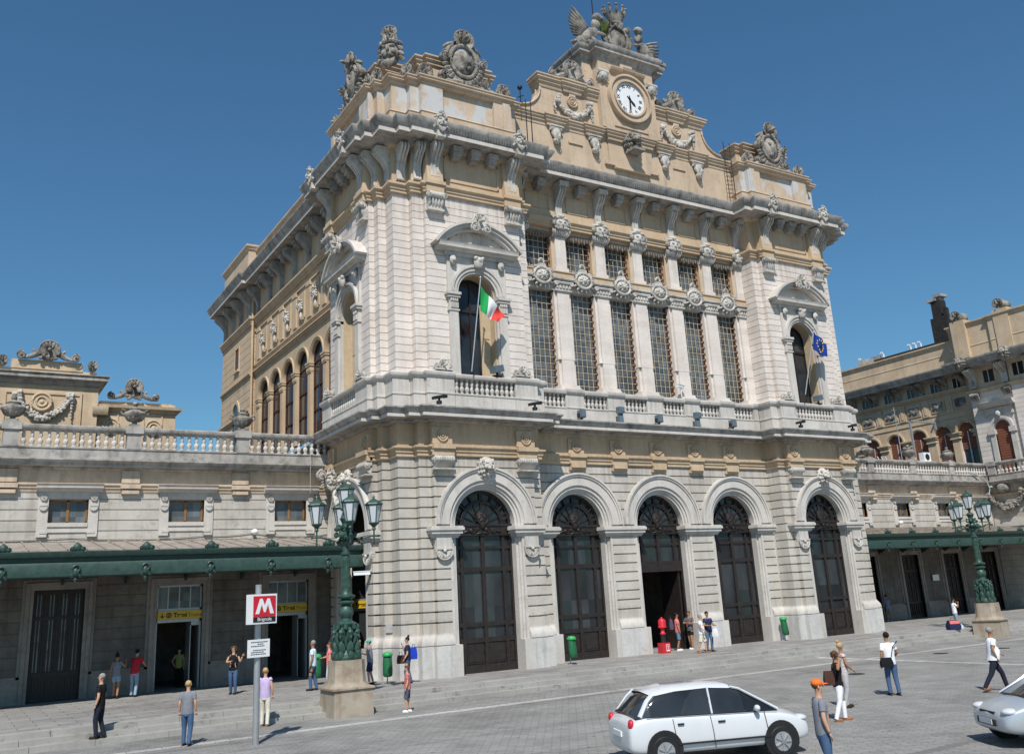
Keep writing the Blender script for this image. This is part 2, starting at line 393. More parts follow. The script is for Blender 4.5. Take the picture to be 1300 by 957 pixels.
def dup(o,parent=None,loc=None):
    c=o.copy(); COL.objects.link(c); c.parent=parent
    if loc is not None: c.location=loc
    for ch in list(o.children): dup(ch,c)
    return c
# ------------------------------------------------------------------ carved ornament
U=random.uniform
def shell(b,cx,y,cz,r,dep=.12,n=9,a0=-20,a1=200):
    for i in range(n):
        a=R(a0+(a1-a0)*i/(n-1)); c,s_=math.cos(a),math.sin(a)
        b.leaf((cx+c*r*.18,y,cz+s_*r*.18),(cx+c*r*.98,y-dep*.5,cz+s_*r*.98),r*.14,dep*.6)
    b.ring(cx,y-dep*.45,cz,r,r*.10,a0,a1,16)
    b.ell((cx,y-dep*.6,cz),(r*.22,dep*.7,r*.22),8)
def volute(b,cx,y,cz,r,dep=.12,d=1):
    b.ell((cx,y,cz),(r*.95,dep*.6,r*.95),12)
    pts=[];rs=[]
    for i in range(22):
        t=i/21; a=R(90+d*(-1)*620*t); q=r*(1-.82*t)
        pts.append((cx+q*math.cos(a),y-dep*.55,cz+q*math.sin(a))); rs.append(r*.13*(1-.4*t))
    b.tube(pts,rs,6); b.ell((cx,y-dep*.7,cz),(r*.2,dep*.4,r*.2),7)
def rosette(b,cx,y,cz,r):
    b.tube([(cx,y+.02,cz),(cx,y-.035,cz)],r,16); b.ring(cx,y-.04,cz,r*.85,r*.13,n=18)
    b.ring(cx,y-.05,cz,r*.48,r*.11,n=14); b.ell((cx,y-.05,cz),(r*.22,.05,r*.22),8)
def mask(b,cx,y,cz,w,h):              # bearded face with crest
    b.ell((cx,y,cz),(w*.36,w*.34,h*.30),12)
    b.leaf((cx,y-w*.34,cz+h*.12),(cx,y-w*.46,cz-h*.05),w*.07)
    for k in (-1,1):
        b.leaf((cx+k*w*.05,y-w*.33,cz+h*.12),(cx+k*w*.27,y-w*.25,cz+h*.14),w*.06)
        b.ell((cx+k*w*.2,y-w*.27,cz-h*.03),(w*.1,w*.1,h*.07),7)
        b.leaf((cx,y-w*.38,cz-h*.09),(cx+k*w*.22,y-w*.28,cz-h*.16),w*.055)
        for i in range(4):
            b.leaf((cx+k*w*(.30+.03*i),y-w*.12,cz+h*(.28-.13*i)),(cx+k*w*(.48+.02*i),y,cz+h*(.2-.15*i)),w*.09)
    for i in range(7):
        q=(i-3)/3; b.leaf((cx+q*w*.24,y-w*.24,cz-h*.16),(cx+q*w*.12,y-w*.2,cz-h*(.46-.08*abs(q))),w*.07)
    for i in range(6):
        q=(i-2.5)/2.5; b.ell((cx+q*w*.3,y-w*.2,cz+h*(.3-.06*q*q)),w*.1,7)
    shell(b,cx,y-w*.1,cz+h*.34,w*.24,w*.25,7)
def lion(b,cx,y,cz,s):                # lion head facing -y with a thick mane
    b.ell((cx,y-.02*s,cz+.02*s),(s*.46,s*.22,s*.50),14,.04)
    for n,r,yy,w in ((11,.40,-.10,.13),(9,.30,-.20,.11),(13,.50,.02,.11)):
        for i in range(n):
            a=2*PI*(i+.5*(n%2))/n; c,q=math.cos(a),math.sin(a)
            b.leaf((cx+c*s*r*.8,y+(yy-.04)*s,cz+q*s*r*.85),(cx+c*s*r*1.05,y+(yy+.06)*s,cz+q*s*r*1.12-.09*s),s*w,s*w*.8,7)
    b.ell((cx,y-.26*s,cz+.06*s),(s*.25,s*.24,s*.25),12)
    b.ell((cx,y-.44*s,cz-s*.09),(s*.15,s*.17,s*.12),10); b.ell((cx,y-.60*s,cz-s*.02),(s*.07,s*.05,s*.05),8)
    b.leaf((cx,y-.40*s,cz+s*.16),(cx,y-.58*s,cz+s*.02),s*.055)
    b.ell((cx,y-.40*s,cz-s*.25),(s*.12,s*.12,s*.07),8); b.leaf((cx,y-.34*s,cz-s*.28),(cx,y-.28*s,cz-s*.50),s*.12)
    for k in (-1,1):
        b.leaf((cx+k*s*.06,y-.48*s,cz+s*.15),(cx+k*s*.22,y-.36*s,cz+s*.19),s*.05)
        b.ell((cx+k*s*.27,y-.22*s,cz+s*.30),(s*.09,s*.07,s*.11),8)
        b.ell((cx+k*s*.10,y-.55*s,cz-s*.12),(s*.09,s*.08,s*.07),8); b.ell((cx+k*s*.2,y-.38*s,cz-s*.04),(s*.09,s*.1,s*.1),8)
def garland(b,cx,y,cz,w,sag,t=.12,n=46):
    b.tube([(cx+w*(i/12-.5)*1.05,y-t*.4,cz-sag*(1-(i/6-1)**2)) for i in range(13)],t*.55,7)
    for k in (-1,1): b.leaf((cx+k*(w/2+.5*t),y-t*.2,cz+t*1.6),(cx+k*(w/2+.8*t),y-t*.2,cz-sag*.8),t*.2)
    for i in range(n):
        q=-1+2*i/(n-1); zz=cz-sag*(1-q*q); tt=t*(1.15-.5*abs(q))
        for k in range(3):
            b.ell((cx+q*w/2+U(-.5,.5)*tt,y-U(.1,1)*tt,zz+U(-.8,.8)*tt),tt*U(.35,.6),6)
    for k in (-1,1):
        for i in range(9): b.ell((cx+k*(w/2+U(-.6,1)*t),y-t*U(.2,1),cz+U(-.6,1.6)*t),t*U(.45,.75),6)
        for i in range(7): b.ell((cx+k*(w/2+.8*t+U(-.4,.5)*t),y-t*U(.2,.7),cz-sag*.16*i),t*(.5-.04*i),6)
def cartouche(b,cx,y,cz,w,h):
    b.ell((cx,y-.02,cz),(w*.24,w*.10,h*.25),14)
    b.ring(cx,y-w*.05,cz,w*.27,w*.04,rz=h*.28,n=26); b.ring(cx,y,cz,w*.34,w*.055,rz=h*.35,n=26)
    b.leaf((cx,y-w*.12,cz+h*.15),(cx,y-w*.1,cz-h*.15),w*.05)
    for i in range(5): b.ell((cx+U(-.1,.1)*w,y-w*.1,cz+U(-.16,.16)*h),w*.045,6)
    shell(b,cx,y,cz+h*.36,w*.20,w*.22,9)
    for k in (-1,1):
        volute(b,cx+k*w*.38,y,cz+h*.02,w*.10,w*.18,k); volute(b,cx+k*w*.42,y+.02,cz-h*.30,w*.09,w*.16,-k)
        for i in range(8):
            a=R(-90+k*(8+11*i)); b.leaf((cx+w*.30*math.cos(a),y-w*.05,cz+h*.33*math.sin(a)),(cx+w*.46*math.cos(a),y-w*.02,cz+h*.46*math.sin(a)),w*.05)
        for i in range(9):
            b.ell((cx+k*w*(.12+.05*i),y-w*U(.04,.12),cz-h*(.40+.012*i)+U(-.03,.03)),w*U(.035,.06),6)
        b.leaf((cx+k*w*.15,y-.05,cz+h*.33),(cx+k*w*.40,y,cz+h*.20),w*.05)
def antefix(b,cx,y,cz,s):             # small ear-shaped shell with scroll behind
    shell(b,cx,y,cz+s*.35,s*.38,s*.3,7); b.ell((cx,y+.1*s,cz+s*.3),(s*.36,s*.2,s*.45),10)
    for k in (-1,1): volute(b,cx+k*s*.36,y,cz+s*.1,s*.14,s*.2,k)
def sbracket(b,cx,yb,z0,z1,w,pr):     # tall S-shaped console bracket, fluted
    H=z1-z0
    def side(k):                      # outer curve (distance from the wall, z)
        P=[(0,0),(.16,0),(.22,.03),(.20,.10),(.17,.2),(.17,.32),(.24,.45),(.42,.58),(.66,.69),(.86,.76),(1,.85),(1,.93),(.9,.985),(.7,1),(0,1)]
        return [(yb-k*pr*a,z0+H*z) for a,z in P]
    b.prof_x(side(.86),cx-w*.46,cx+w*.46)
    for q in (-.39,0,.39): b.prof_x(side(1.0),cx+w*(q-.115),cx+w*(q+.115))
    for k in (-1,1):
        b.ell((cx+k*w*.47,yb-pr*.76,z0+H*.86),(w*.06,pr*.17,H*.1),10)
def dentblock(b,cx,yb,z1,w,pr,h):
    b.box(cx-w/2,cx+w/2,yb-pr,yb,z1-h*.45,z1); b.box(cx-w*.42,cx+w*.42,yb-pr*.82,yb,z1-h*.8,z1-h*.45)
    b.box(cx-w*.34,cx+w*.34,yb-pr*.6,yb,z1-h,z1-h*.8)
def console(b,cx,y,z,w):              # fluted roll console under the lower string
    for i in range(8):
        x=cx-w/2+w*(i+.5)/8; b.tube([(x-w*.052,y-.22,z),(x+w*.052,y-.22,z)],.155,10)
    b.box(cx-w*.5,cx+w*.5,y-.2,y,z-.02,z+.14); b.prof_x([(y,z-.36),(y-.12,z-.34),(y-.3,z-.12),(y-.3,z-.02),(y,z-.02)],cx-w*.42,cx+w*.42)
    b.box(cx-w*.52,cx+w*.52,y-.34,y,z-.44,z-.38)
    for k in (-1,1): b.ell((cx+k*w*.5,y-.22,z),(.02,.1,.1),8)
def capital_small(b,cx,y,z0,z1,w):    # ionic pilaster cap
    H=z1-z0
    b.box(cx-w*.50,cx+w*.50,y-.05,y+.4,z0,z0+H*.12)
    b.box(cx-w*.47,cx+w*.47,y-.02,y+.4,z0+H*.12,z0+H*.55)
    for i in range(5): b.ell((cx+(i-2)*w*.19,y-.04,z0+H*.34),(w*.085,.06,H*.16),7)
    for k in (-1,1): b.tube([(cx+k*w*.46,y-.12,z0+H*.62),(cx+k*w*.46,y+.25,z0+H*.62)],H*.2,10)
    b.tube([(cx-w*.46,y-.05,z0+H*.66),(cx+w*.46,y-.05,z0+H*.66)],H*.13,8)
    b.box(cx-w*.58,cx+w*.58,y-.14,y+.4,z0+H*.8,z0+H*.9); b.box(cx-w*.62,cx+w*.62,y-.19,y+.4,z0+H*.9,z1)
def maskcap(b,cx,y,z0,z1,w):          # big grotesque capital of the upper order
    H=z1-z0
    b.box(cx-w*.42,cx+w*.42,y,y+.35,z0,z1)
    for k in range(9):
        q=(k-4)/4; b.leaf((cx+q*w*.40,y-.02,z0+H*.02),(cx+q*w*.56,y-.2,z0+H*.36-.05*abs(q)),w*.085)
    b.ell((cx,y-.14,z0+H*.55),(w*.44,.2,H*.28),12)
    for k in (-1,1):
        volute(b,cx+k*w*.42,y-.15,z0+H*.62,w*.17,.2,k)
        b.leaf((cx+k*w*.05,y-.34,z0+H*.62),(cx+k*w*.25,y-.3,z0+H*.66),w*.06)
        b.leaf((cx,y-.2,z0+H*.85),(cx+k*w*.5,y-.2,z0+H*.8),w*.10)
    b.leaf((cx,y-.35,z0+H*.62),(cx,y-.38,z0+H*.44),w*.06)
    for i in range(7): b.ell((cx+(i-3)*w*.13,y-.25,z0+H*.36+U(-.03,.03)),w*.08,6)
    b.ell((cx,y-.18,z0+H*.93),(w*.28,.14,H*.12),8)
def crestpend(b,cx,y,cz,w,h):         # hanging shield on the window transoms
    b.ell((cx,y-.06,cz-h*.10),(w*.27,.18,h*.22),12); b.ring(cx,y-.12,cz-h*.1,w*.33,w*.05,rz=h*.27,n=20)
    b.poly([(cx-w*.17,cz+h*.14),(cx+w*.17,cz+h*.14),(cx+w*.12,cz+h*.30),(cx-w*.12,cz+h*.30)],y-.15,y+.05)
    b.ring(cx,y-.06,cz+h*.34,w*.10,w*.035,0,180,10,rz=h*.14)
    b.ell((cx,y-.24,cz-h*.12),w*.07,7)
    for i in range(9): a=2*PI*i/9; b.leaf((cx+w*.08*math.cos(a),y-.22,cz-h*.12+w*.08*math.sin(a)),(cx+w*.21*math.cos(a),y-.20,cz-h*.11+h*.17*math.sin(a)),w*.028)
    for i in range(10): b.ell((cx+U(-.3,.3)*w,y-.14,cz+h*.12+U(-.05,.08)*h),w*U(.03,.05),6)
    for k in (-1,1):
        volute(b,cx+k*w*.36,y-.03,cz+h*.10,w*.10,.14,k); volute(b,cx+k*w*.40,y-.03,cz-h*.10,w*.08,.12,-k)
        for i in range(5):
            a=R(-90+k*(12+22*i)); b.leaf((cx+w*.33*math.cos(a),y-.08,cz-h*.1+h*.28*math.sin(a)),(cx+w*.50*math.cos(a),y-.05,cz-h*.1+h*.42*math.sin(a)),w*.04)
def baluster_mesh(h,r):
    b=MB(); b.lathe((0,0,0),[(r*.9,0),(r*.9,h*.06),(r*.5,h*.09),(r*.62,h*.16),(r*.98,h*.30),(r*.85,h*.42),(r*.42,h*.5),(r*.42,h*.54),(r*.72,h*.64),(r*.62,h*.78),(r*.42,h*.88),(r*.85,h*.93),(r*.85,h)],8)
    return b
BAL={}
def baluster(parent,x,y,z,h,r,mat,frame=None):
    """one baluster of its own, sharing its mesh with the others of the same size"""
    fr=frame or F[0]; k=(round(h,2),round(r,2),mat)
    if k not in BAL:
        b=baluster_mesh(h,r); me=bpy.data.meshes.new('baluster'); me.from_pydata(b.v,[],b.f); me.materials.append(M[mat])
        me.polygons.foreach_set('use_smooth',[True]*len(me.polygons)); me.update(); me.set_sharp_from_angle(angle=R(40)); BAL[k]=me
    o=bpy.data.objects.new('baluster',BAL[k]); COL.objects.link(o); o.parent=parent
    o.location=Vector(fr((x,y,z)))-OFF.get(parent.name,Vector()); OFF[o.name]=OFF.get(parent.name,Vector()); return o
def urn(b,x,y,z,s):
    b.box(x-.24*s,x+.24*s,y-.24*s,y+.24*s,z,z+.1*s)
    b.lathe((x,y,z+.1*s),[(.2*s,0),(.12*s,.06*s),(.10*s,.12*s),(.2*s,.17*s),(.40*s,.30*s),(.50*s,.46*s),(.50*s,.52*s),(.44*s,.58*s),(.30*s,.62*s),(.28*s,.70*s),(.32*s,.73*s),(.24*s,.78*s),(.12*s,.84*s),(.07*s,.86*s),(.12*s,.92*s),(.13*s,.98*s),(.08*s,1.06*s),(.01,1.09*s)],16)
    for i in range(10):
        a=2*PI*i/10; b.leaf((x+.18*s*math.cos(a),y+.18*s*math.sin(a),z+.26*s),(x+.42*s*math.cos(a),y+.42*s*math.sin(a),z+.44*s),.07*s)
    for k in (-1,1): b.tube([(x+k*.48*s,y,z+.55*s),(x+k*.62*s,y,z+.66*s),(x+k*.58*s,y,z+.80*s),(x+k*.42*s,y,z+.76*s)],.045*s,6)
# ------------------------------------------------------------------ ground
def sheet(name,x0,x1,y0,y1,z,mat,kind='structure',label=None,cat=None):
    b=MB(); b.add([(x0,y0,z),(x1,y0,z),(x1,y1,z),(x0,y1,z)],[(0,1,2,3)]); o=b.build(name,mat)
    return tag(o,label,cat,kind=kind)
ZP=-.45
sheet('ground',-2500,2500,-2500,2500,-.53,'ground')
sheet('plaza',-60,140,-40,30.2,ZP,'plaza')
def gbox(name,x0,x1,y0,y1,z0,z1,mat):
    b=MB(); b.box(x0,x1,y0,y1,z0,z1); o=b.build(name,mat); return tag(o,kind='structure')
gbox('terrace_floor',-60,140,31.2,75,-.5,0,'terrace')
for i in range(3):
    b=MB(); x=-60
    while x<100:                                  # long step stones with open joints
        L=U(1.3,2.3); b.box(x,x+L-.012,30.0+.36*i+U(-.006,.006),31.3,-.5,ZP+.15*(i+1)+U(-.004,.003)); x+=L
    tag(b.build('step','curb'),kind='structure')
sheet('paving_band',-60,140,27.35,27.75,ZP+.004,'band')
sheet('paving_band',33.6,34.0,-30,27.35,ZP+.004,'band')
sheet('paving_band',33.6,34.0,27.75,30.0,ZP+.004,'band')
for x,y in ((37.2,26.2),(40.3,25.3),(28.7,23.8)):
    b=MB(); b.tube([(x,y,ZP+.001),(x,y,ZP+.006)],.32,18); tag(b.build('manhole_cover','black'),kind='structure')

# ------------------------------------------------------------------ station building
ST=thing('station_building','large cream and ochre railway station block with clock gable and two corner pavilions','station',(30.08,36,0))
LT=[(15.28,41.3),(15.28,41.04),(15.06,41.04),(15.06,36.09),(15.31,36.09),(15.31,35.56),(15.67,35.56),(15.67,34.76),(16.47,34.76),(16.47,34.4),(17,34.4),(17,34.15),(21.95,34.15),(21.95,34.4),(22.45,34.4),(22.45,35.3)]
SIDE=[(15.55,64.3),(15.55,56.9),(15.8,56.9),(15.8,41.3)]
def mir(path): return [(2*XC-x,y) for x,y in reversed(path)]
FULL=SIDE+LT+mir(LT)+mir(SIDE)
STAIR=[(15.06,36.14)]+LT[3:12]+[(17.05,34.15)]      # from the side face to the front face through the stepped corner
RT=[(21.90,34.15)]+LT[12:]
BT=LT[:3]+[(15.06,40.99)]
def rust(z0,z1,sp,g,d,back=-.35):
    pts=[(back,z0),(0,z0)]; z=z0+sp
    while z<z1-.06: pts+=[(0,z-g/2),(-d,z-g/2),(-d,z+g/2),(0,z+g/2)]; z+=sp
    return pts+[(0,z1),(back,z1)]
def shift(prof,o): return [(a+o if a>-.3 else a,z) for a,z in prof]
def archwall(b,x0,x1,y,c,hw,zc,rm,z0,z1,sp,g,d,zs=None):
    """coursed wall with an arched opening: plain courses beside it, slices fitted to the arch above"""
    pr=rust(z0,zc,sp,g,d) if zs is None else zs
    for a,e in ((x0+(.05 if x0==17.0 else 0),c-hw),(c+hw,x1-(.05 if x1==21.95 else 0))):
        b.sweep([(a,y),(e,y)],pr,True)
    if x0==17.0: x0=17.05
    if x1==21.95: x1=21.90
    za=z0; cuts=[]; k=1
    while za<z1-.001:                              # (from,to,offset) slices
        zb=min(z0+k*sp-g/2,z1); cuts.append((za,zb,0)); za=zb
        if za<z1: cuts.append((za,za+g,d)); za+=g
        k+=1
    for a,e,off in cuts:
        if e<=zc: continue
        a=max(a,zc); n=max(1,int((e-a)/.1+.5))
        for i in range(n):
            p=a+(e-a)*i/n; q=a+(e-a)*(i+1)/n; zm=(p+q)/2-zc
            w=math.sqrt(rm*rm-zm*zm) if zm<rm else 0
            if w>0:
                b.box(x0,c-w,y+off,y+.35,p,q); b.box(c+w,x1,y+off,y+.35,p,q)
            else: b.box(x0,x1,y+off,y+.35,p,q)
PLINTH=[(-.35,-.2),(.16,-.2),(.16,1.18),(.15,1.2),(.10,1.22),(.16,1.28),(.14,1.42),(.06,1.55),(.02,1.62),(.02,1.667),(-.35,1.667)]
PL_LO=[(-.35,-.2),(.16,-.2),(.16,1.2),(-.35,1.2)]
PL_HI=[(-.35,1.203),(.10,1.203),(.155,1.23),(.155,1.32),(.13,1.44),(.06,1.56),(.02,1.62),(.02,1.665),(-.35,1.665)]
ZC,HW=5.95,1.80
def archi(b,c,y,zc,big=True):          # archivolt, reveal and jambs of a ground floor arch
    b.arc(c,zc,1.80,1.84,y-.04,y+.3,n=32); b.arc(c,zc,1.84,2.24,y-.09,y+.3,n=32)
    b.arc(c,zc,2.24,2.33,y-.15,y+.3,n=32); b.arc(c,zc,2.33,2.42,y-.20,y+.3,n=32)
    b.arc(c,zc,1.68,1.80,y-.01,y+.62,n=32); b.arc(c,zc,1.57,1.68,y+.08,y+.62,n=32); b.arc(c,zc,1.46,1.57,y+.16,y+.62,n=32)
    for k in (-1,1):
        for a,e,o in ((1.68,1.80,-.01),(1.57,1.68,.08),(1.46,1.57,.16)):
            b.box(min(c+k*a,c+k*e),max(c+k*a,c+k*e),y+o,y+.62,1.2,zc)
        b.box(min(c+k*1.46,c+k*1.8),max(c+k*1.46,c+k*1.8),y-.16,y+.62,-.2,1.2)
def impost(b,x0,x1,y,back=.55):
    for z0,z1,o in ((5.40,5.47,.05),(5.47,5.56,.10),(5.56,5.70,.18),(5.70,5.82,.24),(5.82,5.87,.20)):
        b.box(x0-o,x1+o,y-o,y+back,z0,z1)
def door(parent,c,y,frame,opened=False,leafname='door'):
    b=MB(); y0,y1=y+.50,y+.60; zc=ZC
    V=[-1.46,-1.02,0,1.02,1.46]
    zb=1.25 if not opened else 3.75
    b.arc(c,zc,1.32,1.46,y0,y1,n=32); b.arc(c,zc,.93,1.02,y0-.02,y1,n=26); b.ring(c,y0-.02,zc,1.03,.035,0,180,24)
    for i in range(1,8):
        a=R(180*i/8); r0=.45 if i%2==0 or True else .93
        b.bar((c+r0*math.cos(a),y0+.03,zc+r0*math.sin(a)),(c+(1.34 if i in(1,2,6,7,4,3,5) else 1)*math.cos(a),y0+.03,zc+1.34*math.sin(a)),.035,.05)
    for i in range(7):
        a=R(180*(i+.5)/7); b.bar((c+1.0*math.cos(a),y0+.02,zc+1.0*math.sin(a)),(c+1.36*math.cos(a),y0+.02,zc+1.36*math.sin(a)),.14,.06)
    b.box(c-1.46,c+1.46,y0-.05,y1,5.52,zc); b.box(c-1.46,c+1.46,y0-.09,y1,5.90,zc+.03); b.box(c-1.46,c+1.46,y0-.08,y1,5.50,5.55)
    rails=[(4.95,5.06),(4.02,4.20)] if not opened else [(4.95,5.06),(3.70,4.20)]
    if not opened: rails+=[(1.82,1.98),(1.18,1.36),(0.0,.32)]
    for a,e in rails: b.box(c-1.455,c+1.455,y0,y1,a,e)
    for i,v in enumerate(V):
        w=.10 if i in(0,4) else (.075 if i!=2 else .085)
        b.box(c+v-(w if i else -.004),c+v+(w if i<4 else -.004),y0-.02 if i==2 else y0-.008,y1+.004,0 if not opened else (0 if i in(0,4) else 3.7),5.52)
    if not opened:
        for a,e in ((-1.36,-1.10),(-.94,-.09),(.09,.94),(1.10,1.36)):   # raised door panels
            b.box(c+a+.04,c+e-.04,y0+.035,y1,.36,1.14); b.box(c+a+.11,c+e-.11,y0+.015,y1,.44,1.06)
        b.box(c-1.36,c+1.36,y0+.06,y1,.3,1.2)
    D=b.build(leafname,'darkwood',parent,frame=frame)
    g=MB(); yy=y0+.07
    g.poly([(c+1.4*math.cos(R(180*i/24)),zc+1.4*math.sin(R(180*i/24))) for i in range(25)],yy,yy+.01)
    g.box(c-1.4,c+1.4,yy,yy+.01,3.75 if opened else 1.3,5.5)
    g.build('glass_pane','glassdark',D,frame=frame)
    q=MB(); q.ell((c,y0-.08,zc+.30),(.26,.1,.30),10); q.ring(c,y0-.10,zc+.30,.27,.05,n=16)
    for i in range(8):
        a=2*PI*i/8; q.leaf((c,y0-.15,zc+.3),(c+.22*math.cos(a),y0-.13,zc+.3+.25*math.sin(a)),.04)
    for k in (-1,1):
        volute(q,c+k*.22,y0-.06,5.74,.12,.1,k); volute(q,c+k*.52,y0-.06,5.70,.12,.1,-k); q.leaf((c+k*.6,y0-.08,5.72),(c+k*.92,y0-.06,5.64),.05)
        q.leaf((c,y0-.1,5.62),(c+k*.3,y0-.08,5.58),.05); rosette(q,c+k*1.3,y0-.05,5.74,.11)
    q.ell((c,y0-.08,5.95),(.14,.1,.2),8)
    q.build('carved_ornament','darkwood',D,frame=frame)
    if opened:                                     # one leaf folded back inside, open hall behind
        w=MB(); w.box(c+1.18,c+1.28,y1,y1+1.35,.02,3.7)
        w.build('open_leaf','darkwood',D,frame=frame)
    return D
def upper_window(parent,c,y,frame,flagbox=True):
    b=MB(); zc=16.18
    # surround: strips, capitals, archivolt, spandrel panel
    for k in (-1,1):
        x=lambda a,e:(min(c+k*a,c+k*e),max(c+k*a,c+k*e))
        b.box(*x(1.06,1.48),y-.16,y+.3,12.3,15.25); b.box(*x(.98,1.06),y-.05,y+.7,12.3,zc)
        b.box(*x(1.00,1.54),y-.20,y+.3,15.25,15.32)
        b.box(*x(1.06,1.50),y-.17,y+.3,15.32,15.85); b.box(*x(.98,1.60),y-.26,y+.3,15.85,15.98); b.box(*x(.96,1.66),y-.32,y+.3,15.98,16.1)
        for i in range(4):
            b.box(c+k*(1.11+.1*i)-.03,c+k*(1.11+.1*i)+.035,y-.23,y,15.38,15.62); b.ell((c+k*(1.12+.1*i),y-.21,15.74),(.05,.05,.09),6)
        b.box(*x(1.36,1.52),y-.10,y+.3,16.1,17.9)
    for i in range(9):
        z=16.1+.2*i; dz=z+.1-zc; w=math.sqrt(max(0,1.25**2-dz*dz)) if dz<1.25 else 0
        for k in (-1,1): b.box(min(c+k*w,c+k*1.5),max(c+k*w,c+k*1.5)+(0 if w else 0),y-.06,y+.3,z,z+.2) if w>0 or k==1 else b.box(c-1.5,c,y-.06,y+.3,z,z+.2)
    b.arc(c,zc,.98,1.10,y-.08,y+.7,n=26); b.arc(c,zc,1.10,1.26,y-.14,y+.3,n=26); b.arc(c,zc,1.26,1.38,y-.20,y+.3,n=26)
    # entablature and segmental hood
    b.box(c-1.62,c+1.62,y-.16,y+.3,17.88,18.05)
    b.prof_x([(y+.2,18.05),(y-.25,18.05),(y-.32,18.13),(y-.50,18.16),(y-.50,18.28),(y-.56,18.38),(y+.2,18.40)],c-2.08,c+2.08)
    rr_=2.72; cz=18.38+1.18-rr_; a0=math.degrees(math.asin((18.38-cz)/rr_))
    b.arc(c,cz,rr_-.12,rr_,y-.58,y+.2,a0-1.5,181.5-a0,28); b.arc(c,cz,rr_-.26,rr_-.12,y-.48,y+.2,a0,180-a0,28); b.arc(c,cz,rr_-.40,rr_-.26,y-.36,y+.2,a0,180-a0,28)
    b.box(c-1.35,c+1.35,y-.08,y+.2,18.40,18.9); b.box(c-.9,c+.9,y-.08,y+.2,18.9,19.12)
    Wd=b.build('window_surround','trim',parent,frame=frame)
    q=MB(); antefix(q,c,y-.56,19.18,.95)
    for k in (-1,1): volute(q,c+k*.28,y-.62,19.18,.24,.2,k)
    q.ell((c,y-.3,17.62),(.24,.2,.3),8); q.ell((c,y-.42,17.7),.13,7)
    for k in (-1,1): q.ell((c+k*.17,y-.38,17.8),(.1,.12,.1),7); q.ell((c+k*1.25,y-.2,17.66),(.17,.1,.26),8); q.ell((c+k*1.25,y-.3,17.62),.08,7); q.box(c+k*1.25-.2,c+k*1.25+.2,y-.2,y,17.86,17.93)
    q.build('carved_crest','orn2',Wd,frame=frame)
    f=MB(); yb=y+.72                                # ochre reveal, dark glass, a folded shutter
    f.box(c-.98,c-.93,y+.1,yb,12.2,zc); f.box(c+.93,c+.98,y+.1,yb,12.2,zc); f.arc(c,zc,.93,.98,y+.1,yb,n=20)
    f.box(c+.42,c+.93,yb-.20,yb-.14,12.3,15.9); 
    for z in (12.5,14.3): f.box(c+.50,c+.85,yb-.23,yb-.19,z,z+1.5)
    f.build('reveal','curtain',Wd,frame=frame)
    g=MB(); g.poly([(c-.95,12.2),(c+.95,12.2)]+[(c+.95*math.cos(R(180*i/20)),zc+.95*math.sin(R(180*i/20))) for i in range(21)],yb,yb+.02); g.build('glass_pane','glassdark',Wd,frame=frame)
    h=MB()
    for x0,x1 in ((-.95,-.87),(-.05,.05),(.87,.95)): h.box(c+x0,c+x1,yb-.06,yb,12.2,zc)
    h.box(c-.95,c+.95,yb-.08,yb,15.5,15.62); h.arc(c,zc,.86,.94,yb-.06,yb,n=20); h.box(c-.95,c+.95,yb-.06,yb,12.2,12.45)
    h.box(c-.03,c+.03,yb-.05,yb,zc,zc+.9)
    h.build('window_frame','darkwood',Wd,frame=frame)
    return Wd
CT=19.47
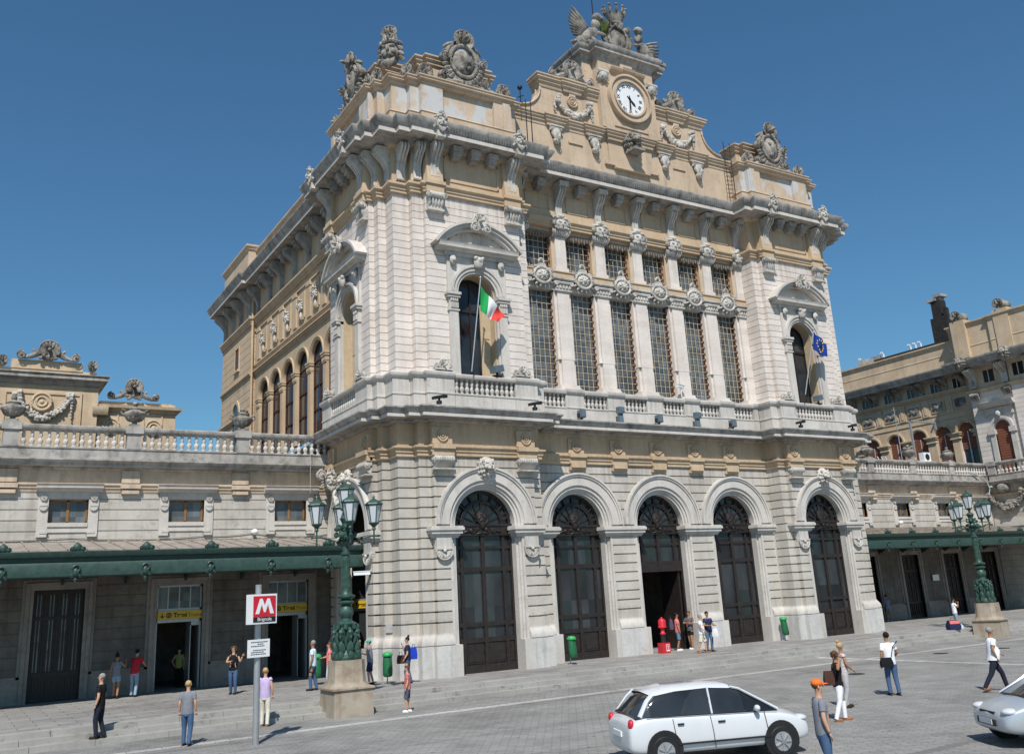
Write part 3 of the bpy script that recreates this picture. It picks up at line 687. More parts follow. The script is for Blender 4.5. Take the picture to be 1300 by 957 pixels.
def tower_face(frame,side=False):
    y=34.15; P=dict(frame=frame)
    b=MB(); archwall(b,17.0,21.95,y,CT,HW,ZC,2.0,1.665,8.75,.417,.06,.075); b.build('lower_wall','lower',ST,**P)
    b=MB()
    for a,e in ((17.05,CT-HW),(CT+HW,21.90)): b.sweep([(a,y),(e,y)],PL_LO,True)
    b.build('plinth','plinth',ST,**P)
    b=MB()
    for a,e in ((17.05,CT-HW-.002),(CT+HW+.002,21.90)): b.sweep([(a,y),(e,y)],PL_HI,True)
    archi(b,CT,y,ZC)
    impost(b,CT-2.52,CT-1.46,y); impost(b,CT+1.46,CT+2.62,y)
    for k in (-1,1): b.box(CT+k*2.12-.34,CT+k*2.12+.34,y-.12,y+.1,5.0,5.40); b.box(CT+k*2.12-.38,CT+k*2.12+.38,y-.17,y+.1,4.93,5.0)
    for k in (-1,1): b.tube([(CT+k*2.12,y-.08,4.9),(CT+k*2.12,y+.1,4.9)],.37,20)
    b.build('arch_surround','trim',ST,**P)
    q=MB()
    for k in (-1,1): shell(q,CT+k*2.12,y-.06,4.88,.36,.14,9,170,370)
    lion(q,CT,y-.12,8.34,.86); q.build('lion_keystone','orn2',ST,**P)
    if not side: door(ST,CT,y,frame)
    q=MB()
    for k in (-1,1): console(q,CT+k*2.07,y,8.62,.92)
    q.build('roll_console','orn2',ST,**P)
    b=MB()
    for k in (-1,1):
        x=CT+k*2.07; b.box(x-.46,x+.46,y-.16,y,9.28,9.98); b.box(x-.52,x+.52,y-.36,y,9.05,9.24); b.box(x-.5,x+.5,y-.26,y,8.78,9.05); rosette(b,x,y-.16,9.62,.27)
    b.build('rosette_block','ochre',ST,**P)
    b=MB(); archwall(b,17.0,21.95,y,CT,1.3,16.18,1.24,12.3,20.75,.345,.026,.045); b.build('upper_wall','upper',ST,**P)
    upper_window(ST,CT,y,frame)
    # balcony
    b=MB(); b.sweep([(18.02,y),(21.05,y)],[(-.3,10.8),(.30,10.8),(.30,11.38),(.33,11.40),(.33,11.46),(-.3,11.46)],True)
    b.sweep([(18.02,y),(21.05,y)],[(.02,12.12),(.36,12.12),(.40,12.18),(.40,12.28),(.34,12.32),(.02,12.32)],True)
    B=b.build('balustrade','trim',ST,**P)
    for i in range(12): baluster(B,18.15+i*.252,y-.19,11.46,.66,.105,'trim',frame)
    q=MB()
    for k in (-1,1):
        x=CT+k*2.02+(.04 if k<0 else 0); shell(q,x,y-.30,12.62,.28,.2,7,-10,190); q.tube([(x-.3,y-.15,12.60),(x+.3,y-.15,12.60)],.2,10); q.box(x-.42,x+.42,y-.42,y,12.43,12.5)
        volute(q,x-.3,y-.22,12.58,.16,.2,-1); volute(q,x+.3,y-.22,12.58,.16,.2,1)
    q.build('scroll_ornament','orn2',ST,**P)
    # upper consoles and brackets
    q=MB()
    for k in (-1,1):
        x=CT+k*2.05
        for i in range(5): q.leaf((x-.32+.16*i,y-.30,20.55),(x-.30+.15*i,y-.16,19.98),.085,.1)
        q.tube([(x-.42,y-.28,20.6),(x+.42,y-.28,20.6)],.16,10); q.box(x-.40,x+.40,y-.30,y,19.86,19.95); q.box(x-.36,x+.36,y-.22,y,19.95,20.7)
        for kk in (-1,1): volute(q,x+kk*.38,y-.33,20.56,.14,.2,kk)
    q.build('fluted_console','orn2',ST,**P)
    b=MB()
    for k in (-1,1):
        x=CT+k*2.05; b.box(x-.44,x+.44,y-.28,y,20.76,21.34); b.box(x-.50,x+.50,y-.36,y,21.14,21.3); b.prof_x([(y,21.3),(y-.30,21.3),(y-.12,23.05),(y,23.05)],x-.40,x+.40)
    for a,e,z0,z1 in ((-1.45,1.45,21.55,21.62),(-1.45,1.45,22.72,22.79),(-1.45,-1.38,21.55,22.79),(1.38,1.45,21.55,22.79)): b.box(CT+a,CT+e,y-.045,y,z0,z1)
    b.build('frieze_block','ochre',ST,**P)
    for k in (-1,1):
        q=MB(); sbracket(q,CT+k*2.05,y-.14,21.5,23.12,.42,.70); q.build('scroll_bracket','orn2',ST,**P)
    for i in (-1,0,1):
        q=MB(); dentblock(q,CT+i*.95,y,23.15,.50,.62,.55); q.build('cornice_block','grey',ST,**P)
    for k in (-1,1):
        q=MB(); mask(q,CT+k*2.1,y-1.12,23.78,.72,1.15); q.box(CT+k*2.1-.2,CT+k*2.1+.2,y-1.2,y-.8,23.1,23.4); q.build('grotesque_mask','orn2',ST,**P)
    # attic storey
    ya=y+.12; b=MB()
    for a,e in ((17.0,18.15),(20.95,21.95)): b.box(a,e,ya-.06,ya+.5,25.0,26.45)
    b.box(18.15,20.95,ya+.12,ya+.5,24.9,26.45)
    b.box(18.3,20.8,ya-.04,ya+.2,25.02,25.13); b.box(18.75,20.3,ya-.10,ya+.2,24.86,25.02)
    b.build('attic_pier','patch',ST,**P)
    b=MB(); yb=y+.95
    b.box(CT-1.6,CT+1.6,yb,yb+1.3,26.8,28.25); b.box(CT-2.0,CT+2.0,yb+.3,yb+1.3,26.8,28.25)
    b.sweep([(CT-2.0,yb+1.3),(CT-2.0,yb+.3),(CT-1.6,yb+.3),(CT-1.6,yb),(CT+1.6,yb),(CT+1.6,yb+.3),(CT+2.0,yb+.3),(CT+2.0,yb+1.3)],[(0,28.1),(.1,28.14),(.1,28.24),(.2,28.34),(.2,28.42),(.28,28.5),(.28,28.58),(-.5,28.66)])
    b.poly([(CT-2.6,26.8),(CT-1.6,26.8),(CT-1.6,27.9),(CT-1.75,27.5),(CT-2.1,27.15)],yb-.1,yb+.5); b.poly([(CT+2.6,26.8),(CT+1.6,26.8),(CT+1.6,27.9),(CT+1.75,27.5),(CT+2.1,27.15)],yb-.1,yb+.5)
    b.build('attic_block','ochre2',ST,**P)
    q=MB(); cartouche(q,CT,y+.35,28.32,2.7,3.1); q.box(CT-1.1,CT+1.1,y+.2,y+.7,26.8,26.98)
    for k in (-1,1): 
        for i in range(8): q.ell((CT+k*(.9+.11*i),y+.3,27.35-.06*i+U(-.05,.05)),U(.1,.16),6)
    q.build('cartouche','orn',ST,**P)
    for k in (-1,1):
        q=MB(); antefix(q,CT+k*2.15,y+.25,26.86,.95); q.build('shell_ornament','orn',ST,**P)
tower_face(F_ID); tower_face(F_MIR); tower_face(F_SIDE,True)

# stepped corners, narrow strips and everything that runs round the whole block
for fr in (F_ID,F_MIR):
    b=MB(); b.sweep(STAIR,rust(1.665,8.75,.417,.06,.075),True); b.sweep(RT,rust(1.665,8.75,.417,.06,.075),True)
    b.sweep(BT,rust(1.665,8.75,.417,.06,.075),True); b.build('lower_wall','lower',ST,frame=fr)
    b=MB(); b.sweep(STAIR,PL_LO,True); b.sweep(RT,PL_LO,True); b.sweep(BT,PL_LO,True); b.build('plinth','plinth',ST,frame=fr)
    b=MB(); b.sweep(STAIR,PL_HI,True); b.sweep(RT,PL_HI,True); b.build('plinth_moulding','trim',ST,frame=fr)
    b=MB(); b.sweep(STAIR,rust(12.3,20.75,.345,.026,.045),True); b.sweep(RT,rust(12.3,20.75,.345,.026,.045),True); b.sweep(BT,rust(12.3,20.75,.345,.026,.045),True)
    b.build('upper_wall','upper',ST,frame=fr)
    PED=[(-.3,10.8),(.30,10.8),(.30,11.38),(.33,11.40),(.33,11.46),(.30,11.48),(.30,12.10),(.36,12.14),(.42,12.22),(.42,12.34),(.34,12.40),(-.3,12.44)]
    b=MB(); b.sweep([(15.06,37.12)]+LT[3:12]+[(18.0,34.15)],PED,True); b.sweep([(21.07,34.15)]+LT[12:],PED,True)
    b.sweep(LT[:3]+[(15.06,40.2)],PED,True); b.build('balcony_pedestal','trim',ST,frame=fr)
    # brackets of the stepped corner, one on each small front
    for x,w in ((15.19,.2),(15.49,.3),(16.07,.4),(16.73,.38)):
        pass
    spots=[(16.73,34.40,.36),(16.07,34.76,.40)]
    for x,yy,w in spots:
        for g in (fr,):
            q=MB(); sbracket(q,x,yy,21.4,23.12,w,.72); q.build('scroll_bracket','orn2',ST,frame=g)
            # the same bracket on the side-facing step, mirrored across the corner's diagonal
    for yy,xx,w in ((35.83,15.31,.36),(35.16,15.67,.4)):
        q=MB(); sbracket(q,0,0,21.4,23.12,w,.72)
        q.v=[(xx+v[1],yy+v[0],v[2]) for v in q.v]; q.f=[f[::-1] for f in q.f]
        q.build('scroll_bracket','orn2',ST,frame=fr)
    # attic over tower
    AP=LT[3:12]+LT[12:15]+[(22.45,36.5)]
    b=MB(); b.sweep(LT[:4]+AP[1:],[(-.8,23.95),(.06,23.95),(.06,24.85),(.10,24.9),(.0,25.0),(-.8,25.0)],True); b.build('attic_base','ochre2',ST,frame=fr)
    b=MB(); b.sweep([(15.06,36.5)]+LT[3:12]+[(17.04,34.15)],[(-.8,25.0),(-.1,25.0),(-.1,26.45),(-.8,26.45)],True); b.sweep([(21.95,34.15),(21.95,34.4),(22.45,34.4),(22.45,36.5)],[(-.5,25.0),(-.1,25.0),(-.1,26.45),(-.5,26.45)],True)
    b.sweep(LT[:3],[(-.5,25.0),(-.1,25.0),(-.1,26.45),(-.5,26.45)],True); b.build('attic_pier','patch',ST,frame=fr)
    b=MB(); b.sweep(LT[:4]+AP[1:],[(-.9,26.40),(-.06,26.42),(.02,26.5),(.02,26.56),(.12,26.62),(.12,26.70),(.17,26.74),(.17,26.80),(.0,26.86),(-.9,26.88)],True); b.build('attic_cap','ochre2',ST,frame=fr)
    if fr is F_MIR: continue
    def FR(p,fr=fr,c=math.cos(R(-45)),s_=math.sin(R(-45))):
        x=16.0+p[0]*c-p[1]*s_; y=35.1+p[0]*s_+p[1]*c; return fr((x,y,p[2]))
    FR.flip=fr.flip
    q=MB(); mask(q,0,-.25,28.0,1.25,2.0); shell(q,0,-.3,29.05,.38,.35,9); q.leaf((0,0,28.3),(0,0,29.4),.3)
    for k in (-1,1): antefix(q,k*.75,-.1,26.86,.7)
    q.build('bearded_head','orn',ST,frame=FR)
b=MB(); b.sweep([(15.06,41.0),(15.06,36.09),(15.9,36.09)],[(-.35,10.6),(-.06,10.6),(-.06,12.32),(-.35,12.32)],True); b.sweep([(17.0,34.15),(22.0,34.15)],[(-.35,10.6),(-.06,10.6),(-.06,12.32),(-.35,12.32)],True)
b.sweep([(2*XC-22.0,34.15),(2*XC-17.0,34.15)],[(-.35,10.6),(-.06,10.6),(-.06,12.32),(-.35,12.32)],True); b.sweep([(22.5,35.3),(37.66,35.3)],[(-.7,10.6),(-.06,10.6),(-.06,12.3),(-.7,12.33)],True)
b.build('balcony_wall','trim',ST)
STRING=[(-.3,8.752),(.05,8.752),(.10,8.80),(.10,8.93),(.15,8.96),(.15,9.08),(.24,9.14),(.24,9.22),(.02,9.26),(-.3,9.26)]
FRZ=[(-.3,9.26),(.03,9.26),(.03,10.2),(-.3,10.2)]
CORN=[(-.3,10.2),(.12,10.2),(.16,10.26),(.22,10.28),(.22,10.34),(.66,10.36),(.66,10.34),(.72,10.34),(.72,10.50),(.78,10.52),(.82,10.62),(.90,10.70),(.90,10.76),(.30,10.84),(-.3,10.84)]
ARCH=[(-.3,20.752),(.06,20.752),(.12,20.78),(.12,20.90),(.17,20.93),(.17,21.04),(.27,21.12),(.27,21.22),(.02,21.28),(-.3,21.28)]
UF=[(-.3,21.28),(.0,21.28),(.0,23.0),(.10,23.04),(.16,23.14),(-.3,23.14)]
MAIN=[(-.3,23.14),(.2,23.14),(.26,23.20),(.98,23.21),(.98,23.40),(1.02,23.42),(1.04,23.50),(1.12,23.56),(1.16,23.66),(1.24,23.78),(1.24,23.88),(.0,23.98),(-.3,23.98)]
for nm,pr,mt in (('string_course',STRING,'ochre'),('lower_frieze',FRZ,'ochre'),('lower_cornice',CORN,'grey'),('architrave',ARCH,'ochre'),('upper_frieze',UF,'ochre'),('main_cornice',MAIN,'grey')):
    b=MB(); b.sweep(FULL,pr,True); b.build(nm,mt,ST)
for nm,pr in (('cornice_fillet',[(.99,23.215),(1.03,23.215),(1.03,23.395),(.99,23.395)]),('lower_fillet',[(.70,10.345),(.745,10.345),(.745,10.49),(.70,10.49)])):
    b=MB(); b.sweep(FULL,pr,True); b.build(nm,'trim',ST)
# close-set flutes on the crown of the main cornice
b=MB()
def flutes(b,x0,x1,y):
    n=int((x1-x0)/.145)
    for i in range(n): b.bar((x0+(i+.5)*(x1-x0)/n,y-1.03,23.47),(x0+(i+.5)*(x1-x0)/n,y-1.17,23.70),.075,.09)
flutes(b,23.7,36.5,35.3); flutes(b,17.6,21.2,34.15); flutes(b,39.0,42.6,34.15); b.build('cornice_fluting','grey',ST)
# ---- central bays
YC=35.3; b=MB()
PX_=[22.62+2.487*i for i in range(7)]
DC=[25.10,30.08,35.06]
edges=[22.45]+[(DC[i]+DC[i+1])/2 for i in range(2)]+[37.71]
b=MB()
for i,c in enumerate(DC): archwall(b,edges[i],edges[i+1],YC,c,HW,ZC,2.0,1.665,8.75,.417,.06,.075)
b.build('lower_wall','lower',ST)
b=MB(); t=MB()
for i,c in enumerate(DC):
    for a,e in ((edges[i],c-HW),(c+HW,edges[i+1])): b.sweep([(a,YC),(e,YC)],PL_LO,True); t.sweep([(a,YC),(e,YC)],PL_HI,True)
    archi(t,c,YC,ZC)
impost(t,22.62,23.62,YC)
for i in range(2): impost(t,DC[i]+1.46,DC[i+1]-1.46,YC)
impost(t,36.54,37.6,YC); b.build('plinth','plinth',ST); t.build('arch_surround','trim',ST)
for i,c in enumerate(DC): door(ST,c,YC,F_ID,i==1)
t=MB()
for x in PX_:
    if x<22.7 or x>37.4: continue
    t.box(x-.44,x+.44,YC-.12,YC,9.27,9.98); t.box(x-.48,x+.48,YC-.30,YC,9.08,9.24); t.box(x-.46,x+.46,YC-.20,YC,8.80,9.08); t.box(x-.40,x+.40,YC-.26,YC,8.60,8.80); t.box(x-.44,x+.44,YC-.16,YC,8.5,8.60); rosette(t,x,YC-.12,9.62,.27)
t.build('rosette_block','ochre',ST)
# central balustrade, one per bay
for i in range(6):
    x0,x1=PX_[i]+.52,PX_[i+1]-.52
    b=MB(); b.sweep([(x0,YC),(x1,YC)],[(-.3,10.8),(.30,10.8),(.30,11.38),(.33,11.40),(.33,11.46),(-.3,11.46)],True)
    b.sweep([(x0,YC),(x1,YC)],[(.02,12.10),(.36,12.10),(.40,12.18),(.40,12.28),(.34,12.32),(-.5,12.34)],True)
    B=b.build('balustrade','trim',ST)
    for k in range(6): baluster(B,x0+.12+k*(x1-x0-.24)/5,YC-.18,11.46,.64,.10,'trim')
    # tall gridded windows, lower and upper light
    wx0,wx1=PX_[i]+.46,PX_[i+1]-.46; yw=YC+.55
    for z0,z1,nm in ((12.4,17.50,'window'),(18.42,20.42,'upper_window')):
        g=MB(); n=5; m_=int((z1-z0)/.32)
        for k in range(n+1): x=wx0+.06+(wx1-wx0-.12)*k/n; g.box(x-.010,x+.010,yw-.20,yw-.18,z0,z1)
        for k in range(m_+1): z=z0+(z1-z0)*k/m_; g.box(wx0,wx1,yw-.19,yw-.16,z-.011,z+.011)
        Wn=g.build(nm,'grille',ST)
        g=MB(); g.box(wx0-.1,wx1+.1,yw,yw+.02,z0-.1,z1+.2); g.build('glass_pane','glassgrey',Wn)
        g=MB()
        for x in (wx0,wx1-.05): g.box(x,x+.05,yw-.14,yw,z0,z1)
        for k in range(m_+1): z=z0+(z1-z0)*k/m_; g.box(wx1-.07,wx1+.02,yw-.24,yw-.02,z-.07,z+.05)
        for k in range(1,m_,1):
            pass
        g.build('window_frame','rust',Wn)
    q=MB(); xm=(PX_[i]+PX_[i+1])/2
    q.box(wx0,wx1,YC+.15,YC+.6,17.5,17.95); q.build('transom','trim',ST)
    q=MB(); q.box(wx0,wx1,YC+.12,YC+.6,17.95,18.38); q.box(wx0,wx1,YC+.05,YC+.6,18.38,18.44); q.box(wx0,wx1,YC+.1,YC+.6,20.42,20.76); q.build('transom_band','ochre',ST)
    q=MB(); crestpend(q,xm-.02,YC-.02,18.25,1.5,1.5); q.build('hanging_shield','orn2',ST)
    q=MB()
    for k in range(9):
        x=wx0+.1+(wx1-wx0-.2)*k/8; q.leaf((x,YC+.06,20.45),(x,YC+.05,20.22 if k%2 else 20.12),.05)
        q.ring(x,YC+.08,20.50,.07,.02,0,360,8)
    q.build('iron_fringe','lampiron',ST)
b=MB()
for x in [22.3]+PX_+[37.9]: b.sweep([(max(22.45,x-.52),YC),(min(37.71,x+.52),YC)],[(-.3,10.8),(.32,10.8),(.32,11.40),(.35,11.42),(.35,11.46),(.32,11.48),(.32,12.08),(.40,12.14),(.44,12.22),(.44,12.34),(.0,12.36),(-.5,12.36)],True)
b.build('balustrade_pedestal','trim',ST)
# pilasters of both orders
for i,x in enumerate(PX_):
    P=thing('x','','x') if False else None
    b=MB(); b.box(x-.60,x+.60,YC-.10,YC+.6,12.36,12.50); b.box(x-.56,x+.56,YC-.06,YC+.6,12.50,12.62)
    b.prof_x([(YC+.6,12.62),(YC,12.62),(YC+.02,17.5),(YC+.6,17.5)],x-.36,x+.36)
    b.box(x-.50,x+.50,YC+.12,YC+.6,12.62,17.5); b.box(x-.52,x+.52,YC-.005,YC+.6,13.9,13.915)
    Pi=b.build('pilaster','upper',ST)
    q=MB(); capital_small(q,x,YC-.01,17.42,18.08,1.0); q.build('capital','orn2',Pi)
    q=MB(); q.box(x-.62,x+.62,YC-.12,YC+.6,18.08,18.38); q.box(x-.66,x+.66,YC-.17,YC+.6,18.38,18.44); q.box(x-.46,x+.46,YC+.14,YC+.6,18.44,20.76); q.build('pilaster_core','ochre',Pi)
    q=MB(); q.box(x-.40,x+.40,YC-.08,YC+.3,18.44,18.66); q.box(x-.31,x+.31,YC-.03,YC+.3,18.66,20.4); q.build('upper_shaft','upper',Pi)
    q=MB(); maskcap(q,x,YC-.06,20.3,21.45,.95); q.build('grotesque_capital','orn2',Pi)
    q=MB(); sbracket(q,x,YC-.02,21.35,22.95,.38,.62); q.box(x-.28,x+.28,YC-.8,YC,22.9,23.13); q.build('scroll_bracket','orn2',Pi)
    if i<6:
        xm=x+1.243; q=MB(); dentblock(q,xm,YC,23.15,.50,.62,.5); q.build('cornice_block','grey',ST)
        q=MB()
        for a,e,z0,z1 in ((-.72,.72,21.75,21.80),(-.72,.72,22.55,22.60),(-.72,-.67,21.75,22.6),(.67,.72,21.75,22.6)): q.box(xm+a,xm+e,YC-.04,YC,z0,z1)
        q.build('frieze_panel','ochre',ST)
# ---- central attic and clock gable
YA=35.12; b=MB(); b.box(22.35,37.81,YA,YA+.8,23.9,26.68); b.build('attic_wall','ochre2',ST)
rs=[(22.45,YA)]
for c in (25.15,27.65):
    rs+=[(c-.5,YA),(c-.5,YA-.13),(c+.5,YA-.13),(c+.5,YA)]
rs+=[(28.55,YA),(28.55,YA-.22),(31.61,YA-.22),(31.61,YA)]
for c in (32.51,35.01): rs+=[(c-.5,YA),(c-.5,YA-.13),(c+.5,YA-.13),(c+.5,YA)]
rs+=[(37.71,YA)]
b=MB(); b.sweep(rs,[(-.3,26.45),(.03,26.45),(.05,26.62),(.12,26.66),(.12,26.74),(.20,26.82),(.20,26.90),(.26,26.94),(.26,27.02),(-.3,27.06)],True)
b.box(26.0,26.9,YA-.07,YA,25.75,25.9); b.box(33.2,34.1,YA-.07,YA,25.75,25.9); b.box(28.3,32.0,YA-.16,YA,25.0,25.16); b.box(28.6,31.6,YA-.12,YA,25.16,26.45); b.box(28.9,31.3,YA-.22,YA,24.85,25.0)
b.build('attic_string','ochre2',ST)
T2=[(23.0,27.02),(37.16,27.02),(37.16,27.3)]
for i in range(11): a=R(9*i); T2.append((35.75+1.35*(1-math.sin(a)),28.65-1.3*math.cos(a)))
T2+=[(35.75,29.0),(24.41,29.0)]
for i in range(10,-1,-1): a=R(9*i); T2.append((24.41-1.35*(1-math.sin(a)),28.65-1.3*math.cos(a)))
T2+=[(23.0,27.3)]
b=MB(); b.poly(T2,YA+.02,YA+.75)
for k in (-1,1):
    cx=30.08; px=[(cx+k*(5.67+1.35*(1-math.sin(R(9*i)))),YA-.03,28.66-1.3*math.cos(R(9*i))) for i in range(11)]
    b.tube(px,.06,6); b.tube([(p[0],YA+.35,p[2]+.02) for p in px],.07,6)
CAP2=[(-.4,28.72),(.02,28.72),(.06,28.80),(.06,28.90),(.16,28.98),(.16,29.06),(.26,29.16),(.26,29.26),(.31,29.30),(.31,29.38),(-.4,29.44)]
b.sweep([(24.41,YA+.75),(24.41,YA),(25.9,YA),(25.9,YA-.08),(27.0,YA-.08),(27.0,YA),(28.3,YA)],CAP2,True)
b.sweep([(31.86,YA),(33.16,YA),(33.16,YA-.08),(34.26,YA-.08),(34.26,YA),(35.75,YA),(35.75,YA+.75)],CAP2,True)
b.build('gable_wall','ochre2',ST)
b=MB(); yk=YA-.32; cx=30.12
b.box(cx-1.93,cx+1.93,yk,yk+2.8,27.02,31.4); b.box(cx-2.6,cx+2.6,yk+.55,yk+2.8,29.0,31.3)
for z0,z1 in ((27.06,27.3),): b.box(cx-2.0,cx-1.2,yk-.10,yk+.1,z0,z1); b.box(cx+1.2,cx+2.0,yk-.10,yk+.1,z0,z1)
b.box(cx-1.2,cx+1.2,yk-.06,yk+.1,27.3,27.42)
b.prof_x([(yk,30.66),(yk-.22,30.74),(yk-.28,30.86),(yk,30.92)],cx-1.2,cx+1.2); b.prof_x([(yk,30.66),(yk-.30,30.80),(yk-.36,30.94),(yk,31.02)],cx-.42,cx+.42); b.box(cx-.42,cx+.42,yk-.10,yk,30.9,31.4)
CAPK=[(-.3,31.3),(.02,31.3),(.05,31.42),(.12,31.48),(.16,31.58),(.36,31.66),(.36,31.80),(.42,31.84),(.48,31.98),(.48,32.08),(-.3,32.16)]
kp=[(cx-2.6,yk+2.8),(cx-2.6,yk+.55),(cx-1.93,yk+.55),(cx-1.93,yk),(cx+1.93,yk),(cx+1.93,yk+.55),(cx+2.6,yk+.55),(cx+2.6,yk+2.8)]
b.box(cx-2.5,cx+2.5,yk+.6,yk+2.7,31.2,32.14)
b.build('clock_block','ochre2',ST); b=MB(); b.sweep(kp,CAPK,True); b.box(cx-1.75,cx+1.75,yk+.1,yk+1.2,32.1,32.34); b.build('clock_cornice','grey',ST)
# clock
b=MB(); zk=29.15
b.arc(cx,zk,1.02,1.12,yk-.26,yk,0,360,44); b.arc(cx,zk,1.12,1.34,yk-.18,yk,0,360,44); b.arc(cx,zk,1.34,1.46,yk-.28,yk,0,360,44)
CK=b.build('clock','ochre2',ST)
b=MB(); b.tube([(cx,yk-.02,zk),(cx,yk-.12,zk)],1.03,44); b.build('dial','white',CK)
b=MB()
for i,tx in enumerate(('XII','I','II','III','IIII','V','VI','VII','VIII','IX','X','XI')):
    q=MB(); q.text(tx,.26,0,0,-.09,.003,bold=.006); a=-2*PI*i/12
    ca,sa=math.cos(a),math.sin(a)
    b.add([(cx+(v[0]*ca-(v[2]+.78)*sa),yk-.125+v[1],zk+(v[0]*sa+(v[2]+.78)*ca)) for v in q.v],q.f)
for i in range(60):
    a=2*PI*i/60; b.bar((cx+.95*math.cos(a),yk-.125,zk+.95*math.sin(a)),(cx+.99*math.cos(a),yk-.125,zk+.99*math.sin(a)),.012,.006)
b.build('numerals','black',CK,each=False)
for nm,an,L,w in (('minute_hand',180,.80,.055),('hour_hand',135,.56,.085)):
    b=MB(); a=R(90-an); c_,s_=math.cos(a),math.sin(a); b.poly([(cx-s_*-w*.4-c_*.22,zk+c_*-w*.4-s_*.22),(cx+s_*-w*.4-c_*.22,zk-c_*-w*.4-s_*.22),(cx-s_*w+c_*L*.7,zk+c_*w+s_*L*.7),(cx+c_*L,zk+s_*L),(cx+s_*w+c_*L*.7,zk-c_*w+s_*L*.7)],yk-.16 if nm[0]=='m' else yk-.145,yk-.14 if nm[0]=='m' else yk-.13)
    b.tube([(cx,yk-.12,zk),(cx,yk-.17,zk)],.07,12); b.build(nm,'black',CK)
q=MB(); lion(q,30.1,YA-.35,26.55,1.15); q.box(29.7,30.5,YA-.9,YA,25.85,25.98); q.build('lion_head','orn',ST)
for x in (25.15,27.65,32.51,35.01):
    q=MB(); volute(q,x,YA-.16,25.62,.20,.3,1); q.ell((x,YA-.12,26.1),(.28,.2,.32),8); q.tube([(x-.34,YA-.14,26.3),(x+.34,YA-.14,26.3)],.13,8); q.box(x-.36,x+.36,YA-.3,YA,26.38,26.45)
    for k in (-1,1): q.leaf((x+k*.2,YA-.2,26.2),(x+k*.1,YA-.25,25.6),.08)
    q.build('scroll_corbel','orn2',ST)
for k in (-1,1):
    q=MB(); x=cx+k*1.72; volute(q,x-.15,yk-.05,30.05,.2,.25,-1); volute(q,x+.15,yk-.05,30.05,.2,.25,1); q.tube([(x-.36,yk-.1,30.42),(x+.36,yk-.1,30.42)],.14,8); q.ell((x,yk-.12,30.2),(.3,.16,.25),8); q.build('scroll_corbel','orn2',ST)
for x in (26.45,33.75):
    q=MB(); garland(q,x,YA-.04,28.05,2.05,.72,.19,54); q.build('fruit_garland','orn2',ST)
    q=MB(); rosette(q,x,YA-.02,28.25,.36); q.box(x-.2,x+.2,YA-.08,YA,28.45,28.7); q.build('ring_ornament','ochre2',ST)
    q=MB(); shell(q,x,YA-.1,30.05,.58,.34,11,-30,210); q.ell((x,YA,29.9),(.6,.24,.52),10)
    for k in (-1,1):
        volute(q,x+k*1.22,YA-.08,29.66,.27,.24,k); q.tube([(x+k*.4,YA-.1,29.8),(x+k*.7,YA-.1,29.62),(x+k*1.0,YA-.1,29.5),(x+k*1.3,YA-.1,29.5)],[.2,.17,.13,.08],8)
        q.leaf((x+k*.5,YA-.1,29.75),(x+k*.85,YA-.1,30.1),.12)
    for i in range(12): q.ell((x+U(-.4,.4),YA-.2,29.5+U(-.05,.12)),U(.06,.11),6)
    q.build('scrolled_shell','orn',ST)
# crowning group: crowned shield between two winged beasts
q=MB(); ys=yk+.45; z0=32.3
def ENL(q): q.v=[(cx+(v[0]-cx)*1.38,v[1],z0-.12+(v[2]-z0)*1.16) for v in q.v]
for i in range(26): q.ell((cx+U(-1.9,2.2),ys+U(-.25,.5),z0+U(0,.22)),(U(.25,.5),U(.2,.35),U(.12,.28)),8,.12)
q.ell((cx,ys+.1,z0+.95),(.55,.3,.75),12); q.ring(cx,ys-.12,z0+.95,.5,.08,rz=.68,n=24)
for k in (-1,1):
    q.leaf((cx+k*.55,ys,z0+.3),(cx+k*.75,ys,z0+1.5),.16); volute(q,cx+k*.5,ys-.1,z0+1.55,.18,.25,k)
    bx=cx+k*1.25
    q.leaf((bx+k*.55,ys,z0+.15),(bx-k*.15,ys-.05,z0+1.15),.33,.3,9)          # body rising towards the shield
    q.leaf((bx-k*.15,ys-.08,z0+1.0),(bx-k*.12,ys-.12,z0+1.65),.22,.2,9); q.ell((bx-k*.18,ys-.2,z0+1.72),(.22,.24,.2),9)
    q.leaf((bx-k*.2,ys-.3,z0+1.68),(bx-k*.42,ys-.4,z0+1.62),.08)
    q.leaf((bx-k*.1,ys-.15,z0+.9),(bx-k*.55,ys-.3,z0+.75),.1); q.leaf((bx+k*.2,ys-.2,z0+.5),(bx+k*.05,ys-.35,z0+.05),.13)
    q.leaf((bx+k*.5,ys,z0+.2),(bx+k*1.15,ys+.1,z0+.08),.09)
q.leaf((cx,ys-.18,z0+1.2),(cx,ys-.15,z0+.6),.12)
ENL(q); q.build('heraldic_group','orn',ST,each=False)
q=MB()
for k in (-1,1):
    for i in range(9):                        # feathered wings
        bx=cx+k*1.35; L=1.35-.07*i; a=R((58 if k<0 else 30)-8*i)
        q.leaf((bx+k*.05*i,ys+.15,z0+1.15-.07*i),(bx+k*L*math.cos(a),ys+.3,z0+1.15-.05*i+L*math.sin(a)),.12,.07)
ENL(q); q.build('stone_wing','orn',ST)
q=MB(); q.lathe((cx,ys,z0+1.7),[(.30,0),(.34,.08),(.28,.14),(.36,.36),(.46,.62),(.40,.64),(.3,.4)],14)
for i in range(10):
    a=2*PI*i/10; q.leaf((cx+.44*math.cos(a),ys+.44*math.sin(a),z0+2.25),(cx+.52*math.cos(a),ys+.52*math.sin(a),z0+2.62),.07); q.ell((cx+.53*math.cos(a),ys+.53*math.sin(a),z0+2.66),.075,6)
for i in range(12): q.ell((cx+U(-.22,.22),ys-.22,z0+1.75+U(-.25,.1)),U(.07,.12),6)
ENL(q); q.build('stone_crown','orn',ST,each=False)
q=MB()
